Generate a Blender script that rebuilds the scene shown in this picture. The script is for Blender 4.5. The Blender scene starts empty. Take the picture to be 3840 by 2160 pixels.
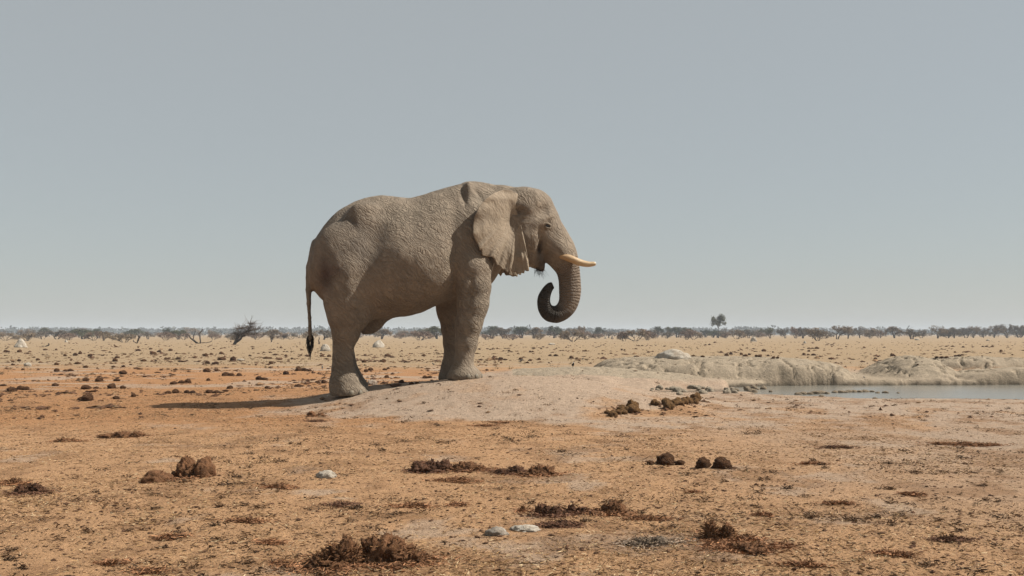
import bpy, bmesh, math, random
import numpy as np
from mathutils import Vector

rng = np.random.default_rng(7)
random.seed(7)
scene = bpy.context.scene
COL = scene.collection

# ------------------------------------------------------------------ camera, sky, sun, exposure
FPX, CX, HY = 3860.0, 1920.0, 1252.0      # focal length, centre column and horizon row of the photograph (3840 wide)
CAM_H = 1.05
cam = bpy.data.cameras.new('camera')
cam.sensor_width = 36.0
cam.lens = 36.0 * FPX / 3840.0
cam.shift_y = (HY - 1080.0) / 3840.0
cam.clip_start = 0.1
cam.clip_end = 9000
camo = bpy.data.objects.new('camera', cam)
camo.location = (0, 0, CAM_H)
camo.rotation_euler = (math.radians(90), 0, 0)
COL.objects.link(camo)
scene.camera = camo

SUN_EL, SUN_AZ = 46.0, -2.0                # sun from the right (+X), a touch to the camera side
world = bpy.data.worlds.new('World')
scene.world = world
world.use_nodes = True
wn = world.node_tree
wn.nodes.clear()
sky = wn.nodes.new('ShaderNodeTexSky')
sky.sky_type = 'NISHITA'
sky.sun_disc = False
sky.sun_elevation = math.radians(SUN_EL)
sky.sun_rotation = math.radians(90 + SUN_AZ)
sky.altitude = 900
sky.air_density = 1.0
sky.dust_density = 1.3
sky.ozone_density = 1.5
hsv = wn.nodes.new('ShaderNodeHueSaturation')
hsv.inputs['Saturation'].default_value = 1.0
hsv.inputs['Hue'].default_value = 0.485
bg = wn.nodes.new('ShaderNodeBackground')
bg.inputs['Strength'].default_value = 0.060
wo = wn.nodes.new('ShaderNodeOutputWorld')
wn.links.new(sky.outputs[0], hsv.inputs['Color'])
dust = wn.nodes.new('ShaderNodeMix'); dust.data_type = 'RGBA'           # even dust veil over the clear sky
dust.inputs[0].default_value = 0.72
dust.inputs[7].default_value = (5.15, 5.25, 5.08, 1)
wn.links.new(hsv.outputs[0], dust.inputs[6])
wn.links.new(dust.outputs[2], bg.inputs['Color'])
wn.links.new(bg.outputs[0], wo.inputs['Surface'])

sl = bpy.data.lights.new('sun', 'SUN')
sl.energy = 5.0
sl.angle = math.radians(0.6)
sl.color = (1.0, 0.945, 0.86)
so = bpy.data.objects.new('sun', sl)
_a, _e = math.radians(SUN_AZ), math.radians(SUN_EL)
sdir = Vector((math.cos(_e) * math.cos(_a), -math.cos(_e) * math.sin(_a), math.sin(_e)))
so.rotation_euler = (-sdir).to_track_quat('-Z', 'Y').to_euler()
so.location = (30, -10, 40)
COL.objects.link(so)

scene.view_settings.view_transform = 'Standard'
scene.view_settings.look = 'None'
scene.view_settings.exposure = 0.62
scene.view_settings.gamma = 1.0
scene.cycles.max_bounces = 5
scene.cycles.volume_bounces = 0

# ------------------------------------------------------------------ helpers
ALBEDO = 0.74     # all vertex colours below were picked for a slightly dimmer sun
def smooth(a, b, x):
    t = np.clip((x - a) / (b - a), 0, 1)
    return t * t * (3 - 2 * t)

_perm = np.random.default_rng(11).permutation(512).astype(np.int64)
_perm = np.concatenate([_perm, _perm, _perm])
_val = np.random.default_rng(12).uniform(-1, 1, 512)

def noise2(x, y):
    xi = np.floor(x).astype(np.int64); yi = np.floor(y).astype(np.int64)
    fx = x - xi; fy = y - yi
    fx = fx * fx * fx * (fx * (fx * 6 - 15) + 10); fy = fy * fy * fy * (fy * (fy * 6 - 15) + 10)
    def h(a, b): return _val[_perm[(_perm[a & 511] + b) & 511]]
    return ((h(xi, yi) * (1 - fx) + h(xi + 1, yi) * fx) * (1 - fy)
            + (h(xi, yi + 1) * (1 - fx) + h(xi + 1, yi + 1) * fx) * fy)

def fbm2(x, y, o=4, g=0.5):
    s = 0; a = 1; n = 0
    for i in range(o):
        s = s + a * noise2(x + 17.3 * i, y - 9.1 * i); n += a; a *= g; x = x * 2.03; y = y * 2.03
    return s / n

def noise3(x, y, z):
    xi = np.floor(x).astype(np.int64); yi = np.floor(y).astype(np.int64); zi = np.floor(z).astype(np.int64)
    fx = x - xi; fy = y - yi; fz = z - zi
    fx = fx * fx * (3 - 2 * fx); fy = fy * fy * (3 - 2 * fy); fz = fz * fz * (3 - 2 * fz)
    def h(a, b, c): return _val[_perm[(_perm[(_perm[a & 511] + b) & 511] + c) & 511]]
    def pl(c):
        return ((h(xi, yi, c) * (1 - fx) + h(xi + 1, yi, c) * fx) * (1 - fy)
                + (h(xi, yi + 1, c) * (1 - fx) + h(xi + 1, yi + 1, c) * fx) * fy)
    return pl(zi) * (1 - fz) + pl(zi + 1) * fz

def fbm3(p, sc, o=4, g=0.5):
    s = 0; a = 1; n = 0
    x, y, z = p[:, 0] * sc, p[:, 1] * sc, p[:, 2] * sc
    for i in range(o):
        s = s + a * noise3(x + 31.7 * i, y + 5.3 * i, z - 11.9 * i); n += a; a *= g; x = x * 2.03; y = y * 2.03; z = z * 2.03
    return s / n

def mesh_np(name, V, F, mats=(), smooth_shade=True, col=None, fattr=None):
    """mesh from arrays; F: one array of faces, or a list of arrays with 3 or 4 columns"""
    Fs = F if isinstance(F, list) else [F]
    Fs = [np.asarray(f, dtype=np.int32) for f in Fs if len(f)]
    me = bpy.data.meshes.new(name)
    V = np.asarray(V, dtype=np.float32)
    me.vertices.add(len(V)); me.vertices.foreach_set('co', V.ravel())
    nl = sum(f.size for f in Fs); npoly = sum(len(f) for f in Fs)
    me.loops.add(nl); me.polygons.add(npoly)
    me.loops.foreach_set('vertex_index', np.concatenate([f.ravel() for f in Fs]))
    st = []; c = 0
    for f in Fs:
        st.append(c + np.arange(len(f)) * f.shape[1]); c += f.size
    me.polygons.foreach_set('loop_start', np.concatenate(st).astype(np.int32))
    me.polygons.foreach_set('use_smooth', np.full(npoly, smooth_shade, dtype=bool))
    for m in mats: me.materials.append(m)
    if col is not None:
        a = me.attributes.new('Col', 'FLOAT_COLOR', 'POINT')
        c4 = np.ones((len(V), 4), np.float32); c4[:, :3] = np.asarray(col) * ALBEDO
        a.data.foreach_set('color', c4.ravel())
    if fattr:
        for k, v in fattr.items():
            a = me.attributes.new(k, 'FLOAT', 'POINT')
            a.data.foreach_set('value', np.asarray(v, np.float32))
    me.update(calc_edges=True)
    me.validate()
    return me

def obj(name, me, parent=None, loc=None, rotz=0.0, scale=None, label=None, cat=None, group=None, kind=None):
    o = bpy.data.objects.new(name, me)
    COL.objects.link(o)
    if parent is not None: o.parent = parent
    if loc is not None: o.location = loc
    if rotz: o.rotation_euler = (0, 0, rotz)
    if scale is not None: o.scale = scale if not np.isscalar(scale) else (scale,) * 3
    if label: o['label'] = label
    if cat: o['category'] = cat
    if group: o['group'] = group
    if kind: o['kind'] = kind
    return o

def tube(pts, rad, sides=6, cap=True):
    pts = np.asarray(pts, float); rad = np.asarray(rad, float); n = len(pts)
    d = np.gradient(pts, axis=0); d /= np.linalg.norm(d, axis=1)[:, None] + 1e-9
    ref = np.array([0.31, 0.2, 0.93]) if abs(d[0] @ np.array([0, 0, 1.])) < 0.9 else np.array([1., 0.2, 0])
    a = np.cross(d, ref); a /= np.linalg.norm(a, axis=1)[:, None] + 1e-9
    b = np.cross(d, a)
    th = np.arange(sides) * 2 * math.pi / sides
    V = pts[:, None, :] + rad[:, None, None] * (np.cos(th)[None, :, None] * a[:, None, :] + np.sin(th)[None, :, None] * b[:, None, :])
    V = V.reshape(-1, 3)
    i = np.arange(n - 1)[:, None] * sides; j = np.arange(sides)[None, :]; k = (j + 1) % sides
    F = np.stack([i + j, i + k, i + sides + k, i + sides + j], -1).reshape(-1, 4)
    T = np.zeros((0, 3), int)
    if cap:
        V = np.vstack([V, pts[0], pts[-1]]); m = len(V) - 2
        jj = np.arange(sides); kk = (jj + 1) % sides
        T = np.vstack([np.stack([kk, jj, np.full(sides, m)], 1),
                       np.stack([(n - 1) * sides + jj, (n - 1) * sides + kk, np.full(sides, m + 1)], 1)])
    return V, F, T

class Acc:
    """collects geometry for one mesh"""
    def __init__(s): s.V = []; s.Q = []; s.T = []; s.C = []; s.n = 0
    def add(s, V, Q=None, T=None, c=None):
        V = np.asarray(V, float)
        s.V.append(V)
        if Q is not None and len(Q): s.Q.append(np.asarray(Q) + s.n)
        if T is not None and len(T): s.T.append(np.asarray(T) + s.n)
        c = np.array([0.5, 0.5, 0.5]) if c is None else np.asarray(c, float)
        s.C.append(np.broadcast_to(c, (len(V), 3)))
        s.n += len(V)
    def mesh(s, name, mats, smooth_shade=True):
        fs = []
        if s.Q: fs.append(np.vstack(s.Q))
        if s.T: fs.append(np.vstack(s.T))
        return mesh_np(name, np.vstack(s.V), fs, mats, smooth_shade, np.vstack(s.C))

_ico = {}
def ico(sub):
    if sub not in _ico:
        bm = bmesh.new(); bmesh.ops.create_icosphere(bm, subdivisions=sub, radius=1.0)
        V = np.array([v.co[:] for v in bm.verts]); F = np.array([[v.index for v in f.verts] for f in bm.faces]); bm.free()
        _ico[sub] = (V, F)
    return _ico[sub]

# ------------------------------------------------------------------ materials
class NT:
    def __init__(s, name, rough=0.9, spec=0.2):
        s.m = bpy.data.materials.new(name); s.m.use_nodes = True
        s.t = s.m.node_tree; s.t.nodes.clear()
        s.out = s.n('ShaderNodeOutputMaterial'); s.b = s.n('ShaderNodeBsdfPrincipled')
        s.b.inputs['Roughness'].default_value = rough
        s.b.inputs['Specular IOR Level'].default_value = spec
        s.l(s.b.outputs[0], s.out.inputs['Surface'])
    def n(s, t, **k):
        x = s.t.nodes.new(t)
        for a, v in k.items(): setattr(x, a, v)
        return x
    def l(s, a, b): s.t.links.new(a, b)
    def coord(s, scale=(1, 1, 1)):
        c = s.n('ShaderNodeTexCoord'); m = s.n('ShaderNodeMapping'); m.inputs['Scale'].default_value = scale
        s.l(c.outputs['Object'], m.inputs['Vector']); return m.outputs[0]
    def noise(s, vec, scale, detail=6, rough=0.6, dist=0.0):
        x = s.n('ShaderNodeTexNoise'); x.inputs['Scale'].default_value = scale; x.inputs['Detail'].default_value = detail
        x.inputs['Roughness'].default_value = rough; x.inputs['Distortion'].default_value = dist
        s.l(vec, x.inputs['Vector']); return x.outputs['Fac']
    def voro(s, vec, scale, feature='DISTANCE_TO_EDGE', out='Distance'):
        x = s.n('ShaderNodeTexVoronoi', feature=feature); x.inputs['Scale'].default_value = scale
        s.l(vec, x.inputs['Vector']); return x.outputs[out]
    def ramp(s, fac, stops):
        r = s.n('ShaderNodeValToRGB'); e = r.color_ramp.elements
        while len(e) < len(stops): e.new(0.5)
        for i, (p, c) in enumerate(stops):
            e[i].position = p; e[i].color = (c, c, c, 1) if np.isscalar(c) else (*c, 1)
        s.l(fac, r.inputs['Fac']); return r.outputs['Color']
    def mix(s, fac, a, b, blend='MIX'):
        x = s.n('ShaderNodeMix', data_type='RGBA', blend_type=blend)
        for v, i in ((fac, 0), (a, 6), (b, 7)):
            if hasattr(v, 'is_output'): s.l(v, x.inputs[i])
            elif np.isscalar(v): x.inputs[i].default_value = v
            else: x.inputs[i].default_value = (*v, 1)
        return x.outputs[2]
    def math(s, op, a, b=0.0):
        x = s.n('ShaderNodeMath', operation=op)
        for v, i in ((a, 0), (b, 1)):
            if hasattr(v, 'is_output'): s.l(v, x.inputs[i])
            else: x.inputs[i].default_value = v
        return x.outputs[0]
    def attr(s, name, out='Color'):
        x = s.n('ShaderNodeAttribute', attribute_name=name); return x.outputs[out]
    def bump(s, h, dist, strength=1.0, normal=None):
        x = s.n('ShaderNodeBump'); x.inputs['Distance'].default_value = dist; x.inputs['Strength'].default_value = strength
        s.l(h, x.inputs['Height'])
        if normal is not None: s.l(normal, x.inputs['Normal'])
        s.l(x.outputs[0], s.b.inputs['Normal']); return x.outputs[0]
    def base(s, c): s.l(c, s.b.inputs['Base Color'])

def mat_attr(name, rough=0.9, nscale=30.0, var=0.35, bump=0.0, bscale=40.0, spec=0.15):
    k = NT(name, rough, spec)
    v = k.coord()
    f = k.ramp(k.noise(v, nscale, 4), [(0.25, 1 - var), (0.75, 1 + var)])
    k.base(k.mix(1.0, k.attr('Col'), f, 'MULTIPLY'))
    if bump: k.bump(k.noise(v, bscale, 6, 0.7), bump)
    return k.m

M = {}
# bare earth: its own colour comes from the soil map (Col), the fine speckle from noise
k = NT('earth', 0.95, 0.1)
v = k.coord()
c = k.attr('Col')
n1 = k.ramp(k.noise(v, 9.0, 8, 0.72), [(0.3, 0.72), (0.5, 1.0), (0.72, 1.22)])
c = k.mix(0.8, c, n1, 'MULTIPLY')
n2 = k.ramp(k.noise(k.coord((1.0, 2.4, 1.0)), 38.0, 5, 0.7), [(0.35, 0.68), (0.5, 1.0), (0.68, 1.25)])
c = k.mix(0.75, c, n2, 'MULTIPLY')
dk = k.ramp(k.noise(v, 24.0, 4, 0.65), [(0.60, 0.0), (0.70, 1.0)])
c = k.mix(k.math('MULTIPLY', dk, 0.36), c, (0.10, 0.052, 0.028))
k.base(c)
hh = k.math('ADD', k.math('MULTIPLY', k.noise(v, 14.0, 8, 0.7), 1.0), k.math('MULTIPLY', k.noise(v, 70.0, 4, 0.7), 0.35))
k.bump(hh, 0.045, 0.9)
M['earth'] = k.m

M['straw'] = mat_attr('dry_straw', 0.8, 12, 0.3, spec=0.2)
M['dung'] = mat_attr('dung_fibre', 0.92, 40, 0.45, bump=0.02, bscale=55)
M['ball'] = mat_attr('dung_ball_fibre', 0.93, 3.5, 0.5, bump=0.30, bscale=6.0)
M['stone'] = mat_attr('pale_calcrete', 0.9, 22, 0.25, bump=0.02, bscale=30)
M['bark'] = mat_attr('thorn_bark', 0.9, 6, 0.3)
M['crown'] = mat_attr('dry_twigs', 0.9, 0.8, 0.3)
M['bird'] = mat_attr('feathers', 0.6, 40, 0.1)

k = NT('muddy_water', 0.22, 0.5)
v = k.coord((1, 0.45, 1))
k.base(k.ramp(k.noise(k.coord(), 0.5, 4), [(0.3, (0.135, 0.125, 0.105)), (0.7, (0.16, 0.148, 0.122))]))
k.bump(k.noise(v, 7.0, 4, 0.55), 0.012, 0.5)
M['water'] = k.m

# elephant hide
k = NT('elephant_hide', 0.82, 0.22)
v = k.coord()
wv = k.n('ShaderNodeVectorMath', operation='ADD')
nz = k.n('ShaderNodeTexNoise'); nz.inputs['Scale'].default_value = 2.2; nz.inputs['Detail'].default_value = 3
k.l(v, nz.inputs['Vector'])
sc_ = k.n('ShaderNodeVectorMath', operation='SCALE'); sc_.inputs['Scale'].default_value = 0.30
k.l(nz.outputs['Color'], sc_.inputs[0]); k.l(v, wv.inputs[0]); k.l(sc_.outputs[0], wv.inputs[1])
mp = k.n('ShaderNodeMapping'); mp.inputs['Scale'].default_value = (1.0, 1.0, 0.42); mp.inputs['Rotation'].default_value = (0, 0.35, 0)
k.l(wv.outputs[0], mp.inputs['Vector'])
ve = k.voro(mp.outputs[0], 30.0)
cre = k.ramp(ve, [(0.0, 0.0), (0.14, 1.0)])
def lines(angle, scale, stretch):                       # long creases running at an angle down the side
    a_ = k.n('ShaderNodeMapping'); a_.inputs['Rotation'].default_value = (0, math.radians(angle), 0)
    b_ = k.n('ShaderNodeMapping'); b_.inputs['Scale'].default_value = (stretch, 0.6, 1.0)
    k.l(wv.outputs[0], a_.inputs['Vector']); k.l(a_.outputs[0], b_.inputs['Vector'])
    n_ = k.noise(b_.outputs[0], scale, 3, 0.6)
    return k.ramp(k.math('ABSOLUTE', k.math('SUBTRACT', n_, 0.5)), [(0.0, 0.0), (0.075, 1.0)])
cre2 = k.math('MULTIPLY', lines(-42, 15.0, 0.16), k.math('ADD', 0.5, k.math('MULTIPLY', lines(-75, 17.0, 0.2), 0.5)))
ringp = k.attr('ring', 'Fac'); ringm = k.attr('ringmask', 'Fac')
rs = k.math('ABSOLUTE', k.math('SINE', k.math('ADD', k.math('MULTIPLY', ringp, math.pi), k.math('MULTIPLY', k.noise(v, 11.0, 3), 5.0))))
wr = k.attr('wrinkle', 'Fac')
h = k.math('ADD', k.math('MULTIPLY', k.math('MULTIPLY', cre, wr), 0.10), k.math('MULTIPLY', k.math('MULTIPLY', cre2, wr), 0.55))
h = k.math('ADD', h, k.math('MULTIPLY', k.noise(v, 9.0, 6, 0.6), 0.20))
h = k.math('ADD', h, k.math('MULTIPLY', k.math('MULTIPLY', rs, ringm), 0.42))
k.bump(h, 0.034, 1.0)
c = k.attr('Col')
c = k.mix(0.75, c, k.ramp(k.noise(v, 3.2, 6, 0.65), [(0.3, 0.78), (0.7, 1.2)]), 'MULTIPLY')
c = k.mix(0.4, c, k.ramp(k.noise(v, 28.0, 4, 0.6), [(0.3, 0.75), (0.7, 1.2)]), 'MULTIPLY')
c = k.mix(k.math('MULTIPLY', k.math('SUBTRACT', 1.0, cre2), k.math('MULTIPLY', wr, 0.42)), c, (0.075, 0.058, 0.043))
k.base(c)
M['hide'] = k.m

k = NT('ivory', 0.45, 0.4)
v = k.coord((1, 1, 1))
k.base(k.mix(k.ramp(k.noise(v, 14, 5), [(0.35, 0.0), (0.7, 1.0)]), k.attr('Col'), (0.36, 0.22, 0.10)))
k.bump(k.noise(k.coord((1, 6, 6)), 12, 4), 0.008)
M['ivory'] = k.m
k = NT('eye_dark', 0.2, 0.5); k.b.inputs['Base Color'].default_value = (0.015, 0.01, 0.008, 1); M['eye'] = k.m
k = NT('hair_dark', 0.7, 0.2); k.b.inputs['Base Color'].default_value = (0.02, 0.016, 0.013, 1); M['hair'] = k.m
k = NT('toenail_horn', 0.6, 0.3)
k.base(k.ramp(k.noise(k.coord(), 30, 4), [(0.3, (0.115, 0.096, 0.07)), (0.7, (0.19, 0.16, 0.118))])); M['nail'] = k.m

# ------------------------------------------------------------------ terrain
PLAIN = -0.10
def bump_e(x, y, cx, cy, rx, ry0, ry1, h, p=2.0, q=2.0, rot=0.0, wob=0.0):
    dx = x - cx; dy = y - cy
    if rot:
        cr, sr = math.cos(rot), math.sin(rot); dx, dy = dx * cr + dy * sr, -dx * sr + dy * cr
    ry = np.where(dy < 0, ry0, ry1)
    r = (np.abs(dx / rx) ** p + np.abs(dy / ry) ** p) ** (1 / p)
    if wob: r = r * (1 + wob * fbm2(x * 0.9 + cx, y * 0.9 - cx, 3))
    return h * np.clip(1 - r ** q, 0, 1) ** (1.5 if q < 3 else 0.8)

FOOT_FIX = []      # (x, y, z, r): filled once the elephant's feet are known
def ground_z(x, y, fine=True):
    x = np.asarray(x, float); y = np.asarray(y, float)
    z = PLAIN + 0.035 * fbm2(x * 0.16, y * 0.16, 3) * smooth(400, 60, y)
    m = bump_e(x, y, -0.05, 17.3, 3.6, 4.0, 2.4, 0.44, wob=0.10)
    m = np.maximum(m, bump_e(x, y, 1.6, 24.4, 3.6, 2.9, 4.0, 0.36, wob=0.2))
    a = bump_e(x, y, 5.6, 28.4, 3.4, 2.7, 4.5, 0.47, 3.4, 7.0, wob=0.10)
    b = bump_e(x, y, 10.95, 28.2, 1.30, 2.2, 3.4, 0.56, 2.0, 2.0, wob=0.10)
    cc = bump_e(x, y, 14.9, 26.9, 3.5, 1.05, 1.3, 0.27, 3.0, 6.0, wob=0.05)
    d = bump_e(x, y, 14.9, 32.6, 1.75, 1.1, 3, 0.40, 3.0, 6.0, wob=0.12)
    d2 = bump_e(x, y, 18.4, 31.6, 1.7, 1.1, 3, 0.42, 3.0, 6.0, wob=0.12)
    banks = np.maximum.reduce([a, b, cc, d, d2])
    far_ap = bump_e(x, y, 8.5, 31.5, 8.5, 4.4, 7.0, 0.07)
    m = np.maximum(m, far_ap)
    m = np.maximum(m, banks)
    # the pool basin and the shallow trough that leads to it
    wobp = 0.06 * fbm2(x * 0.8, y * 0.8, 3)
    rp = ((np.abs(x - 12.4) / 7.75) ** 3.2 + (np.abs(y - 22.3) / np.where(y < 22.3, 4.1, 3.85)) ** 3.2) ** (1 / 3.2) + wobp
    pool = 0.36 * smooth(np.where(y > 22.3, 1.035, 1.06), np.where(y > 22.3, 0.965, 0.90), rp)
    tr = bump_e(x, y, 3.6, 21.6, 2.6, 1.5, 1.6, 0.12, rot=0.25)
    z = z + m * (1 - smooth(np.where(y > 22.3, 1.03, 1.04), np.where(y > 22.3, 0.985, 0.93), rp)) - np.maximum(pool, tr * (1 - smooth(0, 0.2, m)))
    rough = smooth(0.02, 0.12, banks) + 0.55 * smooth(1.25, 1.02, rp) * (y > 24) + 0.35 * smooth(0.05, 0.3, m) * (y > 19.5)
    rough = np.clip(rough, 0, 1.2)
    if fine:
        near = smooth(60, 30, y)
        rdg = 1 - np.abs(fbm2(x * 2.2, y * 2.2, 4)) * 2
        z = z + rough * (0.035 * fbm2(x * 1.3 + 3, y * 1.3, 3, 0.5) - 0.12 * smooth(0.78, 1.0, rdg) + 0.022 * fbm2(x * 7, y * 7, 3))
        z = z + near * (0.016 * fbm2(x * 0.9, y * 0.9, 3) + 0.010 * fbm2(x * 4.0, y * 4.0, 3))
        z = z + smooth(22, 12, y) * 0.008 * fbm2(x * 11, y * 11, 2)
    for (fx, fy, fz, fr) in FOOT_FIX:
        pass
    return z

def soil(x, y, z):
    """colour of the soil itself: orange sand, tan plain, pale mud thrown up round the pool"""
    n = fbm2(x * 0.35, y * 0.35, 4); n2 = fbm2(x * 1.6 + 9, y * 1.6, 4, 0.6); n3 = fbm2(x * 0.5 - 4, y * 1.4, 4)
    orange = np.array([0.405, 0.212, 0.100]); fore = np.array([0.475, 0.280, 0.150]); tan = np.array([0.370, 0.264, 0.158])
    pale = np.array([0.445, 0.335, 0.246]); mud = np.array([0.385, 0.312, 0.226]); wet = np.array([0.11, 0.09, 0.065])
    grey = np.array([0.410, 0.292, 0.202])
    C = np.empty(x.shape + (3,)); C[:] = fore
    def mixc(w, col):
        nonlocal C
        w = np.clip(w, 0, 1)[..., None]; C = C * (1 - w) + col * w
    mixc(smooth(10.5, 14, y + 1.2 * n) * smooth(1.0, -3.0, x + 1.5 * n), orange)
    mixc(smooth(29, 41, y + 4.5 * n3 + 2 * n2), tan)
    mixc(smooth(0.15, 0.4, n3) * smooth(16, 24, y) * smooth(48, 34, y) * 0.8, pale * 0.97)
    # foreground pale crust showing through between litter
    mixc(smooth(0.30, 0.48, n2 + 0.25 * n) * 0.65 * smooth(14, 8, y), pale * 1.02)
    d1 = np.sqrt(((x + 0.2) / 3.9) ** 2 + ((y - 17.0) / 3.6) ** 2)
    d2 = np.sqrt(((x - 9.5) / 11.0) ** 2 + ((y - 21.5) / np.where(y < 21.5, 12.5, 9.5)) ** 2)
    d3 = np.sqrt(((x - 2.0) / 4.0) ** 2 + ((y - 23.0) / 4.5) ** 2)
    dd = np.minimum(np.minimum(d1, d2), d3)
    mixc(smooth(1.12, 0.62, dd + 0.42 * n2 + 0.34 * n + 0.22 * n3 + 0.12 * fbm2(x * 5.0, y * 5.0, 3)) * 0.95, pale)
    mixc(smooth(0.8, 5.0, x + 1.6 * n + n2) * smooth(16, 11, y + 2 * n2) * smooth(4, 7, y) * 0.75, grey)
    mixc(smooth(0.03, 0.15, z - PLAIN) * (y > 23) * (y < 36) * (x > 0), mud)
    mixc(smooth(0.12, 0.45, n2) * smooth(20, 15, y) * smooth(11, 15, y) * smooth(-3, 1, x) * 0.5, fore * 0.95)
    n4 = fbm2(x * 3.1 + 2, y * 3.1, 4, 0.6)
    mixc(smooth(0.02, 0.42, n4 + 0.5 * n2) * 0.55 * smooth(26, 16, y) * smooth(0.25, 0.0, z + 0.05), np.array([0.265, 0.145, 0.075]))
    mixc(smooth(-0.23, -0.16, z) * (y > 24.6) * (y < 29.5) * (x > 3.0) * 0.9, mud)
    mixc(smooth(-0.15, -0.215, z + 0.03 * n2), wet)
    return C

# elephant frame: local (u forward, v to its left / away, w up), turned slightly away from the camera
YAW = math.radians(8.0)
EX, EY = (1640 - CX) / FPX * 17.0, 17.0
cY, sY = math.cos(YAW), math.sin(YAW)
def L(cx, cy, v):
    """crop coordinates of the photograph -> local (u, v, w) on the plane v"""
    px = 1100 + cx / 1.5417; py = 620 + cy / 1.5417
    kx = (px - CX) / FPX
    # X = EX + u c - v s ; Y = EY + u s + v c ; X = kx Y
    u = (kx * (EY + v * cY) - EX + v * sY) / (cY - kx * sY)
    Y = EY + u * sY + v * cY
    return np.array([u, v, CAM_H - (py - HY) / FPX * Y])
S = 1.0 / 1.5417 / 227.06
def to_world(P):
    P = np.asarray(P, float)
    return np.stack([EX + P[..., 0] * cY - P[..., 1] * sY, EY + P[..., 0] * sY + P[..., 1] * cY, P[..., 2]], -1)

VN = 0.44
FEET = {  # crop x of centre, crop y of the sole, lateral v, half length, half width
    'fn': (985, 1238, -VN, 0.285, 0.25), 'ff': (930, 1240, VN, 0.27, 0.25),
    'hn': (318, 1332, -VN - 0.02, 0.295, 0.25), 'hf': (336, 1295, VN, 0.26, 0.24)}
for nm, (fx, fy, fv, hl, hw) in FEET.items():
    p = L(fx, fy, fv); wpos = to_world(p)
    FOOT_FIX.append((wpos[0], wpos[1], wpos[2], 0.55))

_gz0 = ground_z
_fixA = None
def _solve_fix():
    global _fixA
    P = np.array([(f[0], f[1]) for f in FOOT_FIX]); t = np.array([f[2] for f in FOOT_FIX])
    r = t + 0.012 - _gz0(P[:, 0], P[:, 1], False)
    D = ((P[:, None, :] - P[None, :, :]) ** 2).sum(-1)
    W = np.linalg.solve(np.exp(-D / (2 * 0.85 ** 2)) + 1e-3 * np.eye(len(P)), r)
    _fixA = (P, W)
_solve_fix()
print('foot residual weights', _fixA[1], 'targets', [round(f[2], 3) for f in FOOT_FIX])
def ground_z(x, y, fine=True):
    x = np.asarray(x, float); y = np.asarray(y, float)
    z = _gz0(x, y, fine)
    P, W = _fixA
    for (px_, py_), w_ in zip(P, W):
        z = z + w_ * np.exp(-((x - px_) ** 2 + (y - py_) ** 2) / (2 * 0.85 ** 2))
    return z

def at(px, py, ymax=2500.0):
    """the point on the terrain seen at a photograph pixel"""
    t = np.concatenate([np.arange(3.5, 60, 0.02), np.geomspace(60, ymax, 1500)])
    X = (px - CX) / FPX * t; Z = CAM_H - (py - HY) / FPX * t
    g = ground_z(X, t)
    hit = np.nonzero(Z < g)[0]
    i = hit[0] if len(hit) else len(t) - 1
    return np.array([X[i], t[i], g[i]])

def axis(parts):
    a = []
    for (s, e, st) in parts: a.append(np.arange(s, e, st))
    return np.concatenate(a)
xs = axis([(-15, 19.5, 0.052)])
ext = 0.052 * 1.13 ** np.arange(1, 78); ex = np.cumsum(ext); ex = ex[ex < 2600]
xs = np.concatenate([(-15 - ex)[::-1], xs, 19.5 + ex])
ys = axis([(3.6, 33.5, 0.05)])
ys = np.concatenate([[-2600, -600, -120, -30, -8, -2, 0.5, 2, 2.8, 3.2, 3.4], ys, 33.5 + np.cumsum(0.05 * 1.05 ** np.arange(0, 160))])
ys = ys[ys < 2600]; ys = np.concatenate([ys, [2600]])
GX, GY = np.meshgrid(xs, ys)
GZ = ground_z(GX, GY)
GC = soil(GX, GY, ground_z(GX, GY, False))
nx, ny = len(xs), len(ys)
ii = (np.arange(ny - 1)[:, None] * nx + np.arange(nx - 1)[None, :])
F = np.stack([ii, ii + 1, ii + nx + 1, ii + nx], -1).reshape(-1, 4)
gm = mesh_np('ground', np.stack([GX, GY, GZ], -1).reshape(-1, 3), F, [M['earth']], True, GC.reshape(-1, 3))
obj('ground', gm, kind='structure')
print('ground faces', len(F))

# water sheet in the pool
WZ = -0.25
wx = np.linspace(3.0, 21.5, 90); wy = np.linspace(17.6, 27.0, 50)
WX, WY = np.meshgrid(wx, wy)
ii = (np.arange(49)[:, None] * 90 + np.arange(89)[None, :])
wf = np.stack([ii, ii + 1, ii + 91, ii + 90], -1).reshape(-1, 4)
keep = ground_z(WX, WY)[:-1, :-1].ravel() < WZ + 0.09
V = np.stack([WX, WY, np.full_like(WX, WZ)], -1).reshape(-1, 3)
uf, inv = np.unique(wf[keep], return_inverse=True)
obj('water', mesh_np('water', V[uf], inv.reshape(-1, 4), [M['water']]), kind='structure')

# ------------------------------------------------------------------ the elephant: one implicit body, polygonised
VOX = 0.0165
lo = np.array([-2.55, -1.05, -0.05]); hi = np.array([2.45, 1.05, 3.75])
gu = np.arange(lo[0], hi[0], VOX); gv = np.arange(lo[1], hi[1], VOX); gw = np.arange(lo[2], hi[2], VOX)
FLD = np.full((len(gu), len(gv), len(gw)), 0.6, np.float32)

def block(bl, bh):
    s = []
    for g, a, b in ((gu, bl[0], bh[0]), (gv, bl[1], bh[1]), (gw, bl[2], bh[2])):
        s.append(slice(max(0, int(np.searchsorted(g, a))), min(len(g), int(np.searchsorted(g, b)))))
    U, Vv, W = np.meshgrid(gu[s[0]], gv[s[1]], gw[s[2]], indexing='ij', sparse=True)
    return tuple(s), U, Vv, W

def smin(a, b, k):
    h = np.clip(0.5 + 0.5 * (b - a) / k, 0, 1)
    return b * (1 - h) + a * h - k * h * (1 - h)

def put(s, d, k):
    FLD[s] = smin(FLD[s], d.astype(np.float32), k)

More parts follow.
